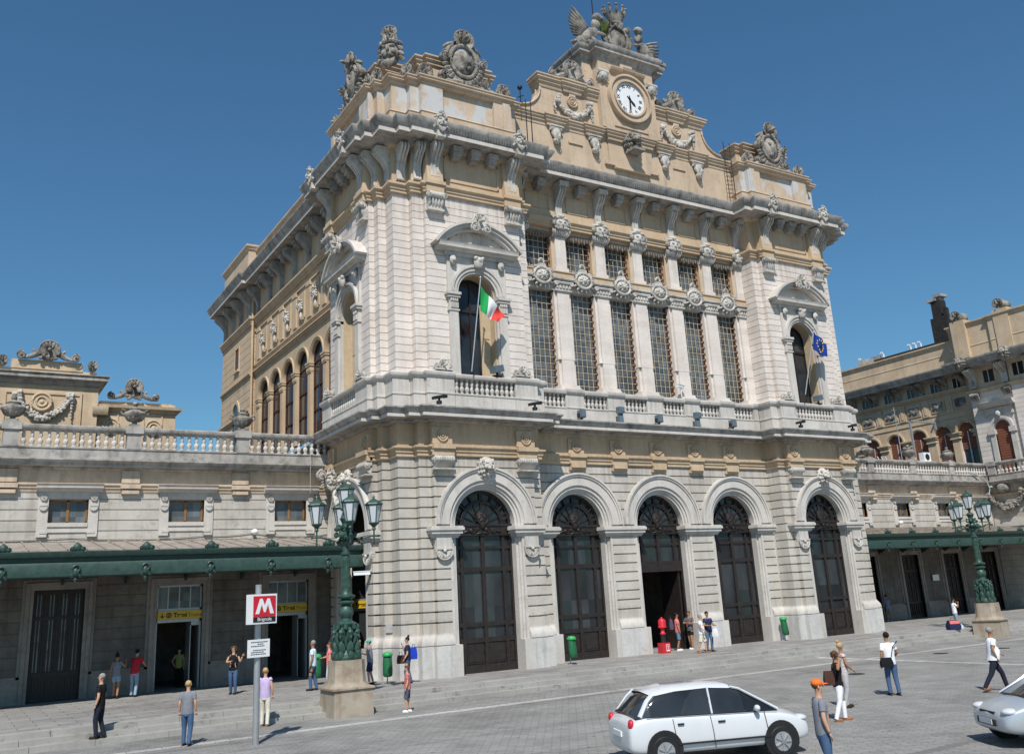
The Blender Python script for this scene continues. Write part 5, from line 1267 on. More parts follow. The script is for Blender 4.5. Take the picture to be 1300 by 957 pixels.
# dark boiler chimney
b=MB(); b.box(71.3,72.8,44.1,45.7,20.9,24.05); b.box(71.4,71.8,44.15,44.45,24.05,24.75); CH=b.build('chimney','roofdark',PV,each=False)
b=MB(); b.box(71.6,72.4,44.7,45.6,24.05,25.6); b.build('chimney_stack','roofdark',CH,each=False)
b=MB(); b.box(71.5,72.5,45.0,45.9,25.62,25.85); b.box(71.5,72.5,44.5,45.2,25.9,26.15); b.box(71.7,72.3,44.7,45.2,25.6,25.9); b.build('chimney_cap','grey',CH,each=False)
for yy in (50.2,52.6,46.4,46.9,47.4):
    t=MB(); t.tube([(70.4,yy,21.0),(70.4,yy,22.0),(70.4,yy+.05,22.13),(70.4,yy+.25,22.17),(70.4,yy+.3,22.1)],.07,7); t.build('vent_pipe','white',PV)
for yy in (51.2,52.6):
    t=MB(); t.box(70.3,71.3,yy-.6,yy+.3,20.9,22.0); t.build('roof_unit','grey',PV)
# things on the right wing's terrace
t=thing('air_conditioner','white air conditioner box with a bent white duct on the right wing terrace','air conditioner',(61.6,41.9,9.84))
b=MB(); b.box(61.2,62.0,41.7,42.1,10.85,11.5); b.box(61.1,62.1,41.6,42.2,10.74,10.84); b.build('casing','white',t,each=False)
b=MB(); b.tube([(61.6,41.68,11.17),(61.6,41.72,11.17)],.24,16); b.build('fan','black',t)
b=MB(); b.bar((61.5,42.6,11.3),(61.5,42.6,14.1),.13); b.bar((61.45,42.6,14.04),(64.65,42.6,14.04),.13); b.bar((64.59,42.6,14.0),(64.59,42.6,13.5),.13); b.build('duct','steel',t,each=False)
t=MB()
for k in range(3): t.add([(57.0+.45*k,42.6,11.2),(57.5+.45*k,42.5,10.4),(57.75+.45*k,42.7,10.4),(57.4+.45*k,42.8,11.25)],[(0,1,2,3)])
t.box(56.6,58.8,42.55,42.62,10.3,10.4)
o=t.build('folding_screen','white',None,each=False); tag(o,'white slanted panels leaning behind the balustrade of the right wing','panels')

# ------------------------------------------------------------------ rear gables behind the left wing
RG=thing('rear_building','ochre rear building with a shell crowned parapet and fruit garland relief behind the left wing','building',(2,55,0))
b=MB(); b.box(-14,6.45,55,61,0,15.55); b.box(-14,6.3,55.05,61,16.1,16.42); b.box(2.0,5.55,55.0,56,16.4,16.9); b.box(-1.6,1.0,55.02,56,16.4,16.6)
b.box(4.55+.95,5.62,54.9,55,10,15.2) ; b.box(1.8,5.5,54.94,55,15.0,15.12); b.box(-14,6.45,54.95,55,15.35,15.43); b.box(1.8,1.9,54.94,55,10,15.0)
b.build('gable_wall','rearochre',RG,each=False)
b=MB(); b.sweep([(-14,55),(6.45,55),(6.45,61)],[(-.3,15.55),(.06,15.55),(.12,15.65),(.2,15.7),(.2,15.78),(.42,15.86),(.42,16.02),(.5,16.1),(.5,16.14),(0,16.2),(-.3,16.2)],True); b.build('cornice','grey',RG)
q=MB(); x=3.78; shell(q,x,54.8,17.45,.52,.3,11,-30,210); q.ell((x,55,17.35),(.5,.2,.5),10)
for k in (-1,1):
    volute(q,x+k*1.35,54.85,17.12,.25,.25,k); q.tube([(x+k*.45,54.85,17.3),(x+k*.8,54.85,17.1),(x+k*1.1,54.85,16.98),(x+k*1.5,54.85,16.98)],[.16,.15,.1,.07],8); q.leaf((x+k*.5,54.85,17.15),(x+k*.85,54.85,17.5),.1)
for i in range(14): q.ell((x+U(-.45,.45),54.75,17.0+U(-.05,.15)),U(.07,.12),6)
q.build('scrolled_shell','orn',RG,each=False)
for xx in (1.55,6.05,-3.5):
    q=MB(); shell(q,xx,54.85,16.75,.26,.2,7); q.ell((xx,55,16.7),(.25,.15,.3),8); q.build('shell_ornament','orn',RG,each=False)
q=MB(); garland(q,3.7,54.9,14.75,2.5,1.1,.2,50); q.build('fruit_garland','orn2',RG,each=False)
q=MB(); rosette(q,3.62,54.88,14.55,.55); rosette(q,.2,54.88,14.2,.5); q.build('ring_ornament','rearochre',RG)
RL=thing('rear_building','low ochre rear wall with ring mouldings and a small shell crest beside the gable','building',(9,55.4,0))
b=MB(); b.box(6.46,10.75,55.4,60,0,14.45); b.box(6.6,10.5,55.4,56,14.7,14.9); b.box(10.3,10.7,55.35,56,14.7,14.85)
for x_ in (7.6,8.4,9.0,10.0): b.box(x_-.04,x_+.04,55.35,55.4,12.5,14.3)
b.build('gable_wall','rearochre',RL,each=False)
b=MB(); b.sweep([(6.5,55.4),(10.75,55.4),(10.75,60)],[(-.3,14.3),(.08,14.3),(.12,14.4),(.3,14.5),(.34,14.66),(0,14.7),(-.3,14.7)],True); b.sweep([(6.2,55.0),(7.0,55.0)],[(-.3,14.0),(.1,14.0),(.25,14.25),(.25,14.45),(-.3,14.5)],True); b.build('cornice','rearochre',RL)
q=MB(); x=8.35; shell(q,x,55.2,15.75,.46,.3,11,-30,210); q.ell((x,55.4,15.6),(.45,.2,.45),10)
for k in (-1,1):
    volute(q,x+k*1.2,55.25,15.2,.22,.25,k); q.tube([(x+k*.4,55.25,15.4),(x+k*.7,55.25,15.2),(x+k*1.0,55.25,15.08),(x+k*1.35,55.25,15.08)],[.15,.13,.09,.06],8); q.leaf((x+k*.45,55.25,15.25),(x+k*.75,55.25,15.55),.1)
for i in range(14): q.ell((x+U(-.4,.4),55.15,15.1+U(-.05,.15)),U(.07,.11),6)
q.build('scrolled_shell','orn',RL,each=False)
q=MB(); rosette(q,7.25,55.36,13.45,.5); q.build('ring_ornament','rearochre',RL,each=False)
q=MB(); rosette(q,9.55,55.36,13.45,.5); q.build('ring_ornament','rearochre',RL,each=False)

# ------------------------------------------------------------------ lamp posts
def lamp():
    L=thing('street_lamp','','street lamp',local=True)
    b=MB(); b.lathe((0,0,0),[(.67,-.45),(.65,.34),(.71,.37),(.71,.42),(.66,.44)],4,True); b.lathe((0,0,0),[(.66,.44),(.58,.50),(.53,.60),(.50,1.2),(.50,1.25)],16,True)
    b.build('stone_pedestal','sandstone',L,each=False)
    b=MB(); b.lathe((0,0,1.25),[(.46,0),(.48,.08),(.40,.16),(.30,.3),(.24,.7),(.26,1.0),(.30,1.1)],12)
    for i in range(8):                          # winged beasts and acanthus round the foot
        a=2*PI*i/8; c,s_=math.cos(a),math.sin(a)
        b.leaf((c*.30,s_*.30,1.35),(c*.42,s_*.42,1.85),.13,.10); b.leaf((c*.34,s_*.34,1.75),(c*.30,s_*.30,2.3),.11)
        b.ell((c*.42,s_*.42,1.42),(.11,.11,.14),7); b.ell((c*.40,s_*.40,2.12),(.10,.10,.10),7)
        b.leaf((c*.36,s_*.36,2.1),(c*.48,s_*.48,1.92),.05)
        a+=PI/8; c,s_=math.cos(a),math.sin(a); b.leaf((c*.24,s_*.24,1.5),(c*.46,s_*.46,2.0),.06); b.ell((c*.36,s_*.36,2.28),(.08,.08,.1),6)
    b.lathe((0,0,2.28),[(.30,0),(.34,.05),(.36,.1),(.28,.15),(.18,.2),(.17,.27),(.2,.32),(.25,.42),(.24,.56),(.17,.66),(.15,.7),(.26,.74),(.28,.79),(.18,.85),(.14,.92)],16)
    b.build('cast_foot','greenlamp',L,each=False)
    b=MB(); b.lathe((0,0,3.18),[(.26,0),(.31,.05),(.31,.09),(.19,.14),(.15,.22),(.145,.3),(.128,1.36),(.125,1.4),(.17,1.43),(.17,1.48),(.12,1.52),(.10,1.7),(.16,1.78),(.2,1.84),(.12,1.9),(.12,2.4),(.09,2.7)],16)
    for i in range(16): a=2*PI*i/16; b.tube([(.147*math.cos(a),.147*math.sin(a),3.5),(.131*math.cos(a),.131*math.sin(a),4.5)],.014,4)
    b.build('column','greenlamp',L,each=False)
    b=MB()
    for i in range(26): a=U(0,6.3); r_=U(.12,.34); b.ell((r_*math.cos(a),r_*math.sin(a),5.22+U(-.25,.25)),(U(.06,.12),U(.06,.12),U(.06,.13)),6,.1)
    for i in range(8): a=2*PI*i/8; b.leaf((.1*math.cos(a),.1*math.sin(a),5.4),(.26*math.cos(a),.26*math.sin(a),5.62),.06)
    b.lathe((0,0,5.4),[(.14,0),(.18,.1),(.10,.2),(.14,.3),(.2,.4),(.12,.5)],10)
    b.build('foliage_cluster','greenlamp',L,each=False)
    def lantern(cx,cy,zb,s=1.0):
        h=.62*s; r0,r1=.15*s,.27*s; q=MB()
        q.lathe((cx,cy,zb),[(.02,-.30),(.03,-.24),(.07,-.2),(.05,-.12),(.11,-.06),(r0+.03,0),(r0+.03,.03)],6)
        for i in range(6):
            a=2*PI*(i+.5)/6; c,s_=math.cos(a),math.sin(a); q.bar((cx+r0*c,cy+r0*s_,zb),(cx+r1*c,cy+r1*s_,zb+h),.022)
        q.lathe((cx,cy,zb+h),[(r1+.01,-.02),(r1+.05,.02),(r1+.04,.05),(r1*.75,.13),(r1*.35,.19),(.05,.22),(.03,.25),(.05,.28),(.01,.36)],6)
        ln=q.build('lantern','greenlamp',L,each=False)
        q=MB(); q.lathe((cx,cy,zb+.01),[(r0-.005,0),(r1-.012,h-.02)],6); q.build('glass_pane','frosted',ln,each=False,ang=20)
    for i in range(4):
        a=R(-31.85)+R(20)+PI/2*i; c,s_=math.cos(a),math.sin(a)
        b=MB(); pts=[(c*r_,s_*r_,z) for r_,z in ((.1,5.2),(.3,5.05),(.55,5.12),(.8,5.20),(.97,5.20),(1.1,5.20))]; b.tube(pts,.032,6)
        b.ell((c*.55,s_*.55,5.12),.06,6); b.ell((c*1.12,s_*1.12,5.20),.05,6); b.tube([(c*.97,s_*.97,5.0),(c*.97,s_*.97,5.5)],.03,6); b.ell((c*.97,s_*.97,4.98),(.04,.04,.08),6)
        b.build('lamp_arm','greenlamp',L,each=False); lantern(c*.97,s_*.97,5.62)
    lantern(0,0,6.12,1.05)
    return L
L1=lamp(); G='cast iron lamp posts on stone pedestals'
tag(L1,'green cast iron lamp post on the left, in front of the striped stone corner',None,G); L1.location=(11.5,29.9,0)
L2=dup(L1,None,(46.75,29.75,0)); tag(L2,'green cast iron lamp post on the right, in front of the right wing')
L2.rotation_euler.z=R(12)
# ------------------------------------------------------------------ metro sign
t=thing('metro_sign','red and white metro sign with black name strip on a grey pole','sign',(7.45,26,ZP),R(14),local=True)
b=MB(); b.tube([(0,0,0),(0,0,4.1)],.085,14); b.build('pole','steel',t)
b=MB(); b.box(-.42,.40,-.30,-.10,3.06,3.84); b.build('sign_case','white',t)
b=MB(); b.box(-.32,.36,-.312,-.30,3.24,3.79); b.build('red_panel','red',t)
b=MB(); b.box(-.32,.36,-.312,-.30,3.11,3.238); b.build('name_strip','black',t)
b=MB(); b.poly([(-.26,3.32),(-.15,3.32),(-.075,3.57),(-.005,3.36),(.045,3.36),(.115,3.57),(.19,3.32),(.30,3.32),(.165,3.72),(.095,3.72),(.02,3.53),(-.055,3.72),(-.125,3.72)],-.322,-.312); b.text('Brignole',.13,.02,-.314,3.14,.003); b.build('lettering','white',t,each=False)
b=MB(); b.box(-.36,.30,-.13,-.10,2.20,2.66); b.build('notice_board','white',t)
b=MB()
for i,(n_) in enumerate((9,3,8,0,7,8,9)):
    z=2.58-.052*i; x=-.27 if n_>7 else -.27+.033*(9-n_)
    for k in range(n_): w_=U(.028,.058); b.box(x,x+w_,-.134,-.13,z,z+.022); x+=w_+.012
b.build('notice_text','black',t,each=False)
t=thing('white_signboard','x','x') if False else None
# ------------------------------------------------------------------ people
PM={}
def pcol(name,c,rough=.85,var=.12,scale=14):
    if name not in PM:
        m=plain(name,c,rough,0,.15,var,scale); M[name]=m; PM[name]=1
    return name
SK=pcol('skin_light',(.52,.30,.20),.6,.06); SK2=pcol('skin_tanned',(.36,.19,.11),.6,.06)
def skinmesh(nodes,edges,sub=1):
    """nodes: list of (pos,radius). Grows one continuous surface and returns verts, faces"""
    me=bpy.data.meshes.new('s'); me.from_pydata([n[0] for n in nodes],edges,[]); ob=bpy.data.objects.new('s',me); COL.objects.link(ob)
    ob.modifiers.new('k','SKIN')
    if not me.skin_vertices: me.attributes
    sv=me.skin_vertices[0].data
    for i,n in enumerate(nodes):
        r=n[1]; sv[i].radius=(r,r) if not isinstance(r,tuple) else r
        sv[i].use_root=(i==0)
    if sub: q=ob.modifiers.new('s','SUBSURF'); q.levels=sub; q.render_levels=sub
    bpy.context.view_layer.update()
    e=bpy.data.meshes.new_from_object(ob.evaluated_get(bpy.context.evaluated_depsgraph_get()))
    v=[tuple(x.co) for x in e.vertices]; f=[tuple(p.vertices) for p in e.polygons]
    bpy.data.objects.remove(ob); return v,f
def ensure_skin(me): pass
def person(label,x,y,z,H,rz,top,bottom,shoe,hair,hairstyle='short',skin=None,stride=.12,armL=None,armR=None,lean=0,sleeve=.55,legs='long',fat=1.0,group=None,seat=False,cap=None):
    P=thing('person',label,'person',(x,y,z),R(rz),group,local=True); k=H/1.75; sk=skin or SK
    def V(a,b,c): return Vector((a*k,b*k+ (-(c-.93)*lean*k if c>.93 else 0),c*k))
    pel=V(0,0,.95); bel=V(0,-.02*fat,1.10); che=V(0,-.01,1.30); nb=V(0,0,1.45)
    hd=lambda a,b,c: nb+Vector((a*k,(b-lean*.12)*k,(c-1.45)*k))
    n=[];e=[]
    def add(p,r,par=None):
        n.append((tuple(p),tuple(q*k for q in r) if isinstance(r,tuple) else r*k)); i=len(n)-1
        if par is not None: e.append((par,i))
        return i
    ip=add(pel,.125); ib=add(bel,.12*fat,ip); ic=add(che,.13,ib); inb=add(nb,.065,ic); i=add(hd(0,-.01,1.53),.048,inb); i=add(hd(0,-.02,1.60),.078,i); i=add(hd(0,-.01,1.68),.088,i); add(hd(0,0,1.74),.05,i)
    J={}
    for s,arm in ((-1,armL),(1,armR)):
        sh=V(s*.165,0,1.41); arm=arm or ((s*.06,.03,-.27),(s*.07,-.04,-.50))
        el=sh+Vector([q*k for q in arm[0]]); wr=sh+Vector([q*k for q in arm[1]])
        a=add(sh,.055,ic); b_=add(el,.042,a); c_=add(wr,.03,b_); J[s]=(sh,el,wr)
        st=-s*stride/2; kn=V(s*.10,st*.55-.04,.50); an=V(s*.10,st+(.03 if st<0 else .05),.09+(.07 if st>.2 else 0)); hp=V(s*.085,0,.88)
        a=add(hp,.09,ip); b_=add(kn,.058,a); c_=add(an,.04,b_); J[s]+= (hp,kn,an)
    v,f=skinmesh(n,e); b=MB(); b.add(v,f)
    for s in (-1,1):                              # hands: palm, four bent fingers, a thumb
        sh,el,wr=J[s][:3]; d=(wr-el).normalized(); side=Vector((1,0,0)) if abs(d.x)<.7 else Vector((0,-1,0)); nn=d.cross(side).normalized(); side=nn.cross(d)
        pc=wr+d*.05*k; b.ell(tuple(pc),(.036*k,.022*k,.05*k),8,0,d.to_track_quat('Z','Y').to_matrix())
        for j in range(4):
            L=(.052,.062,.057,.045)[j]*k; p0=pc+side*(.024-.016*j)*k+d*.03*k; p1=p0+d*L*.6+nn*.006*k; p2=p1+d*L*.4-nn*.016*k; b.tube([p0,p1,p2],[.0085*k,.0078*k,.006*k],5)
        p0=pc+side*.03*k; b.tube([p0,p0+(d+side).normalized()*.035*k,p0+(d*1.6+side*.6).normalized()*.06*k],[.010*k,.009*k,.007*k],5)
    hc=hd(0,-.01,1.66)
    b.leaf(tuple(hc+Vector((0,-.085*k,.015*k))),tuple(hc+Vector((0,-.112*k,-.02*k))),.014*k); b.ell(tuple(hc+Vector((0,-.078*k,-.055*k))),(.025*k,.012*k,.008*k),6)
    for s in (-1,1): b.ell(tuple(hc+Vector((s*.086*k,.01*k,-.01*k))),(.012*k,.02*k,.03*k),6)
    body=b.build('body',sk,P,ang=60,each=False)
    b=MB()
    for s in (-1,1): b.ell(tuple(hc+Vector((s*.034*k,-.083*k,.012*k))),(.013*k,.008*k,.008*k),6)
    b.build('eyes','black',body,each=False)
    # hair
    if hairstyle!='bald':
        b=MB(); b.ell(tuple(hc+Vector((0,.02*k,.028*k))),(.090*k,.092*k,.088*k),12,.03)
        if hairstyle=='bun': b.ell(tuple(hc+Vector((0,.06*k,.14*k))),.05*k,8,.06)
        if hairstyle=='long':
            for j in range(9): q=(j-4)/4; b.leaf(tuple(hc+Vector((q*.08*k,.05*k,.03*k))),tuple(hc+Vector((q*.11*k,.07*k,-.2*k))),.035*k)
        if hairstyle=='tail': b.leaf(tuple(hc+Vector((0,.09*k,.04*k))),tuple(hc+Vector((0,.14*k,-.14*k))),.03*k)
        if hairstyle=='curly':
            for j in range(34): a=U(0,6.3); t=U(-.5,1.5); b.ell(tuple(hc+Vector((math.cos(a)*.09*k,.03*k+math.sin(a)*.07*k,.03*k-.05*k*t))),U(.025,.04)*k,6)
        b.build('hair',hair,P,ang=60,each=False)
    if cap:
        b=MB(); b.ell(tuple(hc+Vector((0,.01*k,.05*k))),(.10*k,.105*k,.075*k),12); b.ell(tuple(hc+Vector((0,-.12*k,.035*k))),(.07*k,.07*k,.012*k),10); b.build('cap',cap,P,ang=60,each=False)
    # shirt: a loft of oval rings with tapered sleeves
    def rings(L,n=14):
        vs=[];fs=[]
        for c,w,d in L:
            for i in range(n): t=2*PI*i/n; vs.append((c.x+w*k*math.cos(t),c.y+d*k*math.sin(t),c.z))
        for j in range(len(L)-1):
            for i in range(n): fs.append((j*n+i,j*n+(i+1)%n,(j+1)*n+(i+1)%n,(j+1)*n+i))
        fs+=[tuple(range(n-1,-1,-1)),tuple((len(L)-1)*n+i for i in range(n))]; return vs,fs
    fb=.035*(fat-1)*4
    b=MB(); b.add(*rings([(V(0,0,.86),.172*fat,.125*fat),(V(0,-fb*.6,.92),.176*fat,.130*fat),(V(0,-fb,1.03),.165*fat,.128*fat),(V(0,-fb,1.13),.162*fat,.128*fat),(V(0,0,1.25),.178,.128),(V(0,0,1.34),.186,.120),(V(0,.01,1.41),.160,.098),(V(0,.01,1.455),.085,.075),(V(0,.0,1.47),.062,.06)]))
    for s in (-1,1):
        sh,el,wr=J[s][:3]; si=sh+Vector((-s*.04*k,0,-.005*k))
        if sleeve>0:
            t=min(sleeve,1); m_=sh.lerp(el,t); b.tube([si,sh,sh.lerp(m_,.5),m_],[.060*k,.070*k,.066*k,.064*k],10)
            if sleeve>1: b.tube([m_,wr.lerp(el,.1)],[.06*k,.042*k],10)
    b.build('shirt',top,P,ang=60,each=False)
    b=MB(); b.add(*rings([(V(0,0,.80),.145,.115),(V(0,0,.86),.168,.124),(V(0,0,.93),.165,.118),(V(0,0,1.0),.150,.108)]))
    for s in (-1,1):
        hp,kn,an=J[s][3:]
        if legs=='long': b.tube([hp+Vector((0,0,.04*k)),hp.lerp(kn,.2),hp.lerp(kn,.6),kn,kn.lerp(an,.4),an+Vector((0,0,-.02*k))],[.085*k,.098*k,.086*k,.070*k,.064*k,.056*k],12)
        elif legs=='shorts': b.tube([hp+Vector((0,0,.04*k)),hp.lerp(kn,.25),hp.lerp(kn,.95)],[.085*k,.100*k,.095*k],12)
        else: b.tube([hp+Vector((0,0,.04*k)),hp.lerp(kn,.25),hp.lerp(kn,.55)],[.085*k,.100*k,.098*k],12)
    b.build('trousers' if legs=='long' else 'shorts',bottom,P,ang=60,each=False)
    for s in (-1,1):
        an=J[s][5]; b=MB(); b.ell((an.x,an.y-.07*k,an.z-.05*k),(.048*k,.13*k,.045*k),10); b.box(an.x-.04*k,an.x+.04*k,an.y-.18*k,an.y+.05*k,an.z-.088*k,an.z-.07*k)
        b.build('shoe',shoe,P,ang=60,each=False)
    P['_j']=0; del P['_j']
    return P
C=pcol
hg=C('hair_grey',(.28,.26,.24)); hd_=C('hair_dark',(.02,.014,.012)); hb=C('hair_blond',(.45,.30,.14)); hbr=C('hair_brown',(.11,.055,.03))
jeans=C('denim_blue',(.06,.11,.20)); jl=C('denim_pale',(.25,.33,.42)); navy=C('navy_cloth',(.02,.027,.07)); blk=C('black_cloth',(.012,.012,.014)); wht=C('white_cloth',(.78,.78,.80)); pblue=C('pale_blue_cloth',(.58,.70,.76)); pink=C('pink_cloth',(.72,.20,.20)); beige=C('beige_cloth',(.62,.58,.48)); dt=C('dark_trouser_cloth',(.02,.022,.035)); redc=C('red_cloth',(.50,.03,.04)); gry=C('grey_cloth',(.20,.21,.24)); teal=C('teal_cloth',(.07,.42,.36)); shw=C('white_shoe',(.75,.75,.75)); shd=C('dark_shoe',(.03,.025,.02)); shb=C('brown_shoe',(.30,.14,.07)); lil=C('lilac_cloth',(.50,.40,.62)); ltg=C('light_grey_cloth',(.52,.55,.58)); brn=C('brown_leather',(.07,.035,.025)); orc=C('orange_cloth',(.80,.16,.03)); blu=C('blue_bag_cloth',(.015,.05,.42)); gyl=C('green_yellow_cloth',(.30,.34,.10)); blob_=C('pattern_cloth',(.10,.10,.12),.85,.95,40)
fwd=((0,-.10,-.24),(.0,-.30,-.20))
A1=person('man in a pale blue shirt and jeans standing near the right open doorway',12.0,34.6,0,1.75,236,pblue,jeans,shd,hg,stride=.15,armL=((-.06,-.02,-.27),(-.08,-.12,-.48)),skin=SK2)
person('blonde woman in a black top and grey trousers behind the left lamp post',14.13,35.43,0,1.62,238,blk,ltg,shd,hb,'long',stride=.1,armL=((-.06,-.06,-.24),(-.04,-.28,-.22)),armR=((.06,-.04,-.25),(.04,-.28,-.20)),sleeve=.1)
person('person in a pink top almost hidden by the foot of the left lamp post',12.75,34.9,0,1.62,250,pink,ltg,shd,hbr,'short',armL=((-.10,-.12,-.22),(-.02,-.28,-.24)),sleeve=.3)
person('boy in a teal cap and grey shirt beside the striped stone corner',14.25,34.55,0,1.62,240,gry,navy,shd,hbr,'short',legs='shorts',armL=((-.04,-.10,-.22),(.05,-.30,-.16)),armR=((.04,-.10,-.22),(-.05,-.30,-.16)),lean=.06,cap=teal)
person('woman in a navy top and jeans holding a hand to her face',15.25,33.3,0,1.66,240,navy,jeans,shd,hd_,'bun',armL=((-.05,-.14,-.20),(.02,-.22,.05)),armR=((.07,.02,-.27),(.10,-.10,-.46)),stride=.14,sleeve=.6)
person('child in a red and white shirt standing before the steps',13.18,28.83,ZP,1.40,240,C('red_white_cloth',(.55,.16,.15),.85,.9,22),C('child_shorts',(.08,.09,.14)),shw,hbr,'short',legs='shorts',armL=((-.06,-.10,-.24),(-.04,-.3,-.25)))
person('young man in a pink tee shirt with a backpack at the open door',30.32,35.25,0,1.72,62,pink,C('blue_short_cloth',(.12,.18,.26)),shw,hd_,'short',legs='shorts',stride=.1,armR=((.05,-.06,-.25),(.02,-.14,-.46)),skin=SK2)
person('woman in a patterned black shirt and white shoes at the open door',31.15,35.3,0,1.76,290,blob_,blk,shw,hbr,'short',legs='short',stride=.22,armL=((-.10,-.10,-.22),(.12,-.24,-.20)),armR=((.10,-.10,-.22),(-.12,-.24,-.18)),skin=SK2)
person('man in a white shirt and beige shorts talking in front of the open door',29.55,32.75,0,1.68,40,wht,beige,shb,hg,'short',legs='shorts',stride=.34,armL=((-.14,-.02,-.22),(-.08,-.16,-.40)),armR=((.08,-.02,-.26),(.05,-.16,-.42)),fat=1.15)
person('bearded man in a navy polo and jeans holding a white plastic bag',30.35,33.15,0,1.76,350,navy,C('denim_mid',(.10,.15,.22)),shd,hd_,'short',stride=.08,armL=((-.06,-.08,-.25),(.04,-.28,-.26)),armR=((.08,-.06,-.25),(.03,-.28,-.26)),fat=1.08,skin=SK2)
person('woman in sunglasses with a blonde bun walking beside her friend',21.38,18.15,ZP,1.67,62,C('print_cloth',(.5,.45,.45),.85,.6,30),C('black_white_skirt',(.4,.4,.4)),shd,hb,'bun',armL=((-.05,-.05,-.26),(0,-.2,-.38)),armR=((.06,-.04,-.26),(.04,-.2,-.3)),sleeve=.1,skin=SK2)
person('woman in a black sleeveless top and white trousers with both hands at her head',19.35,16.65,ZP,1.64,62,blk,wht,shb,hbr,'curly',armL=((-.22,.12,-.10),(-.10,-.02,.20)),armR=((.08,-.16,-.20),(-.04,-.18,.14)),sleeve=0,stride=.3,skin=SK2,lean=.05)
person('man in a white tee shirt with a black shoulder bag seen from behind',24.21,18.78,ZP,1.76,150,wht,jeans,shd,hd_,'short',stride=.12,armL=((-.10,-.02,-.25),(-.06,-.2,-.36)),armR=((.06,.02,-.28),(.08,-.02,-.52)),skin=SK2)
person('grey haired man in a white shirt striding in front of the right lamp post',26.36,16.9,ZP,1.76,58,wht,dt,shb,hg,'short',stride=.72,armL=((-.06,.10,-.26),(-.06,.02,-.48)),armR=((.08,-.10,-.24),(.08,-.32,-.40)),fat=1.3,skin=SK2,lean=.08)
person('person in a grey blue shirt and shorts behind the right end of the station',53.17,40.75,0,1.65,150,C('greyblue_cloth',(.17,.2,.33)),gry,shw,hd_,'short',legs='shorts',stride=.15,armL=((-.1,-.05,-.22),(-.1,-.2,-.3)),lean=.1,skin=SK2)
person('man in a white tee shirt and pale trousers drinking beside his luggage',46.45,31.45,0,1.53,60,wht,jl,shd,hd_,'short',armL=((-.05,-.14,-.20),(.02,-.22,.03)),armR=((.05,-.14,-.20),(-.02,-.22,.03)),skin=SK2)
person('woman in a grey top and denim shorts by the wall beside the dark shut door',6.0,39.9,0,1.62,150,gry,jl,shd,hd_,'bun',legs='short',armL=((-.16,-.08,-.2),(-.12,-.2,.02)),sleeve=.1,skin=SK2)
person('man in a red shirt and pale jeans leaning towards the wall',6.65,39.9,0,1.72,150,redc,jl,shd,hd_,'short',lean=.32,armL=((-.06,-.2,-.2),(-.05,-.38,-.28)),armR=((.06,-.2,-.2),(.05,-.38,-.28)))
person('white haired man in a black shirt on the lowest step',4.15,30.18,-.30,1.74,240,blk,dt,shd,hg,'short')
person('fair haired person in a grey shirt on the plaza left of the metro pole',6.0,27.5,ZP,1.65,150,gry,jeans,shd,hb,'short')
person('curly haired woman in a black top and jeans at the wall behind the metro pole',9.57,36.5,0,1.70,330,blk,jeans,shd,hbr,'curly',armL=((-.08,-.08,-.24),(.1,-.22,-.2)),armR=((.1,-.02,-.25),(.2,-.1,-.05)),sleeve=.1)
person('blonde woman in a white and lilac top just right of the metro pole foot',8.75,29.6,ZP,1.68,150,lil,beige,shb,hb,'short',sleeve=.1)
person('person in a green and yellow top inside the dark left doorway',8.87,42.6,0,1.58,330,gyl,blk,shd,hd_,'short',sleeve=.1,armL=((-.16,-.02,-.22),(-.06,-.12,-.36)))
person('person with an orange cap nearest to the camera on the plaza',13.2,11.82,ZP,1.72,60,gry,jeans,shd,hbr,'short',cap=orc)
# ------------------------------------------------------------------ bags
def bag(name,label,cat,x,y,z,w,d_,h,mat,rz=0,strap=None,trim=None):
    t=thing(name,label,cat,(x,y,z),R(rz),local=True); b=MB(); hh=h
    b.add([(-w/2,-d_/2,0),(w/2,-d_/2,0),(w/2,d_/2,0),(-w/2,d_/2,0),(-w*.54,-d_*.56,h*.4),(w*.54,-d_*.56,h*.4),(w*.54,d_*.56,h*.4),(-w*.54,d_*.56,h*.4),(-w*.42,-d_*.3,h),(w*.42,-d_*.3,h),(w*.42,d_*.3,h),(-w*.42,d_*.3,h)],
      [(3,2,1,0),(0,1,5,4),(1,2,6,5),(2,3,7,6),(3,0,4,7),(4,5,9,8),(5,6,10,9),(6,7,11,10),(7,4,8,11),(8,9,10,11)])
    b.build('bag_body',mat,t,ang=70)
    if strap: b=MB(); b.tube(strap,.014,5); b.build('strap',mat if trim is None else trim,t)
    else: b=MB(); b.tube([(-w*.2,0,h),(-w*.15,0,h+.12),(w*.15,0,h+.12),(w*.2,0,h)],.012,5); b.build('handle',mat,t)
    if trim: b=MB(); b.box(-w*.45,w*.45,-d_*.46,-d_*.30,h*.62,h*.95); b.build('pocket',trim,t)
    return t
bag('messenger_bag','black messenger bag hanging behind the man in the white tee shirt','bag',23.98,18.72,.36,.34,.13,.26,blk,-32,[(.16,-.02,.28),(.26,.03,.55),(.42,.05,.70)])
bag('handbag','dark red brown bag hanging from the shoulder of the woman in black','bag',19.14,16.72,.40,.24,.12,.34,brn,-32,[(.12,0,.4),(.18,0,.6),(.14,0,.68)])
bag('handbag','brown handbag hanging at the left side of the woman in navy','bag',14.95,33.25,.74,.28,.14,.30,brn,-30)
bag('shopping_bag','bright blue shopping bag behind the woman in navy','bag',15.47,33.22,.86,.26,.10,.42,blu,-30)
bag('plastic_bag','white plastic bag held by the bearded man in the navy polo','bag',30.42,32.78,.66,.26,.14,.34,wht,10)
bag('backpack','dark grey backpack on the back of the young man in pink','backpack',30.08,35.42,.98,.30,.18,.48,C('backpack_cloth',(.09,.07,.10)),62)
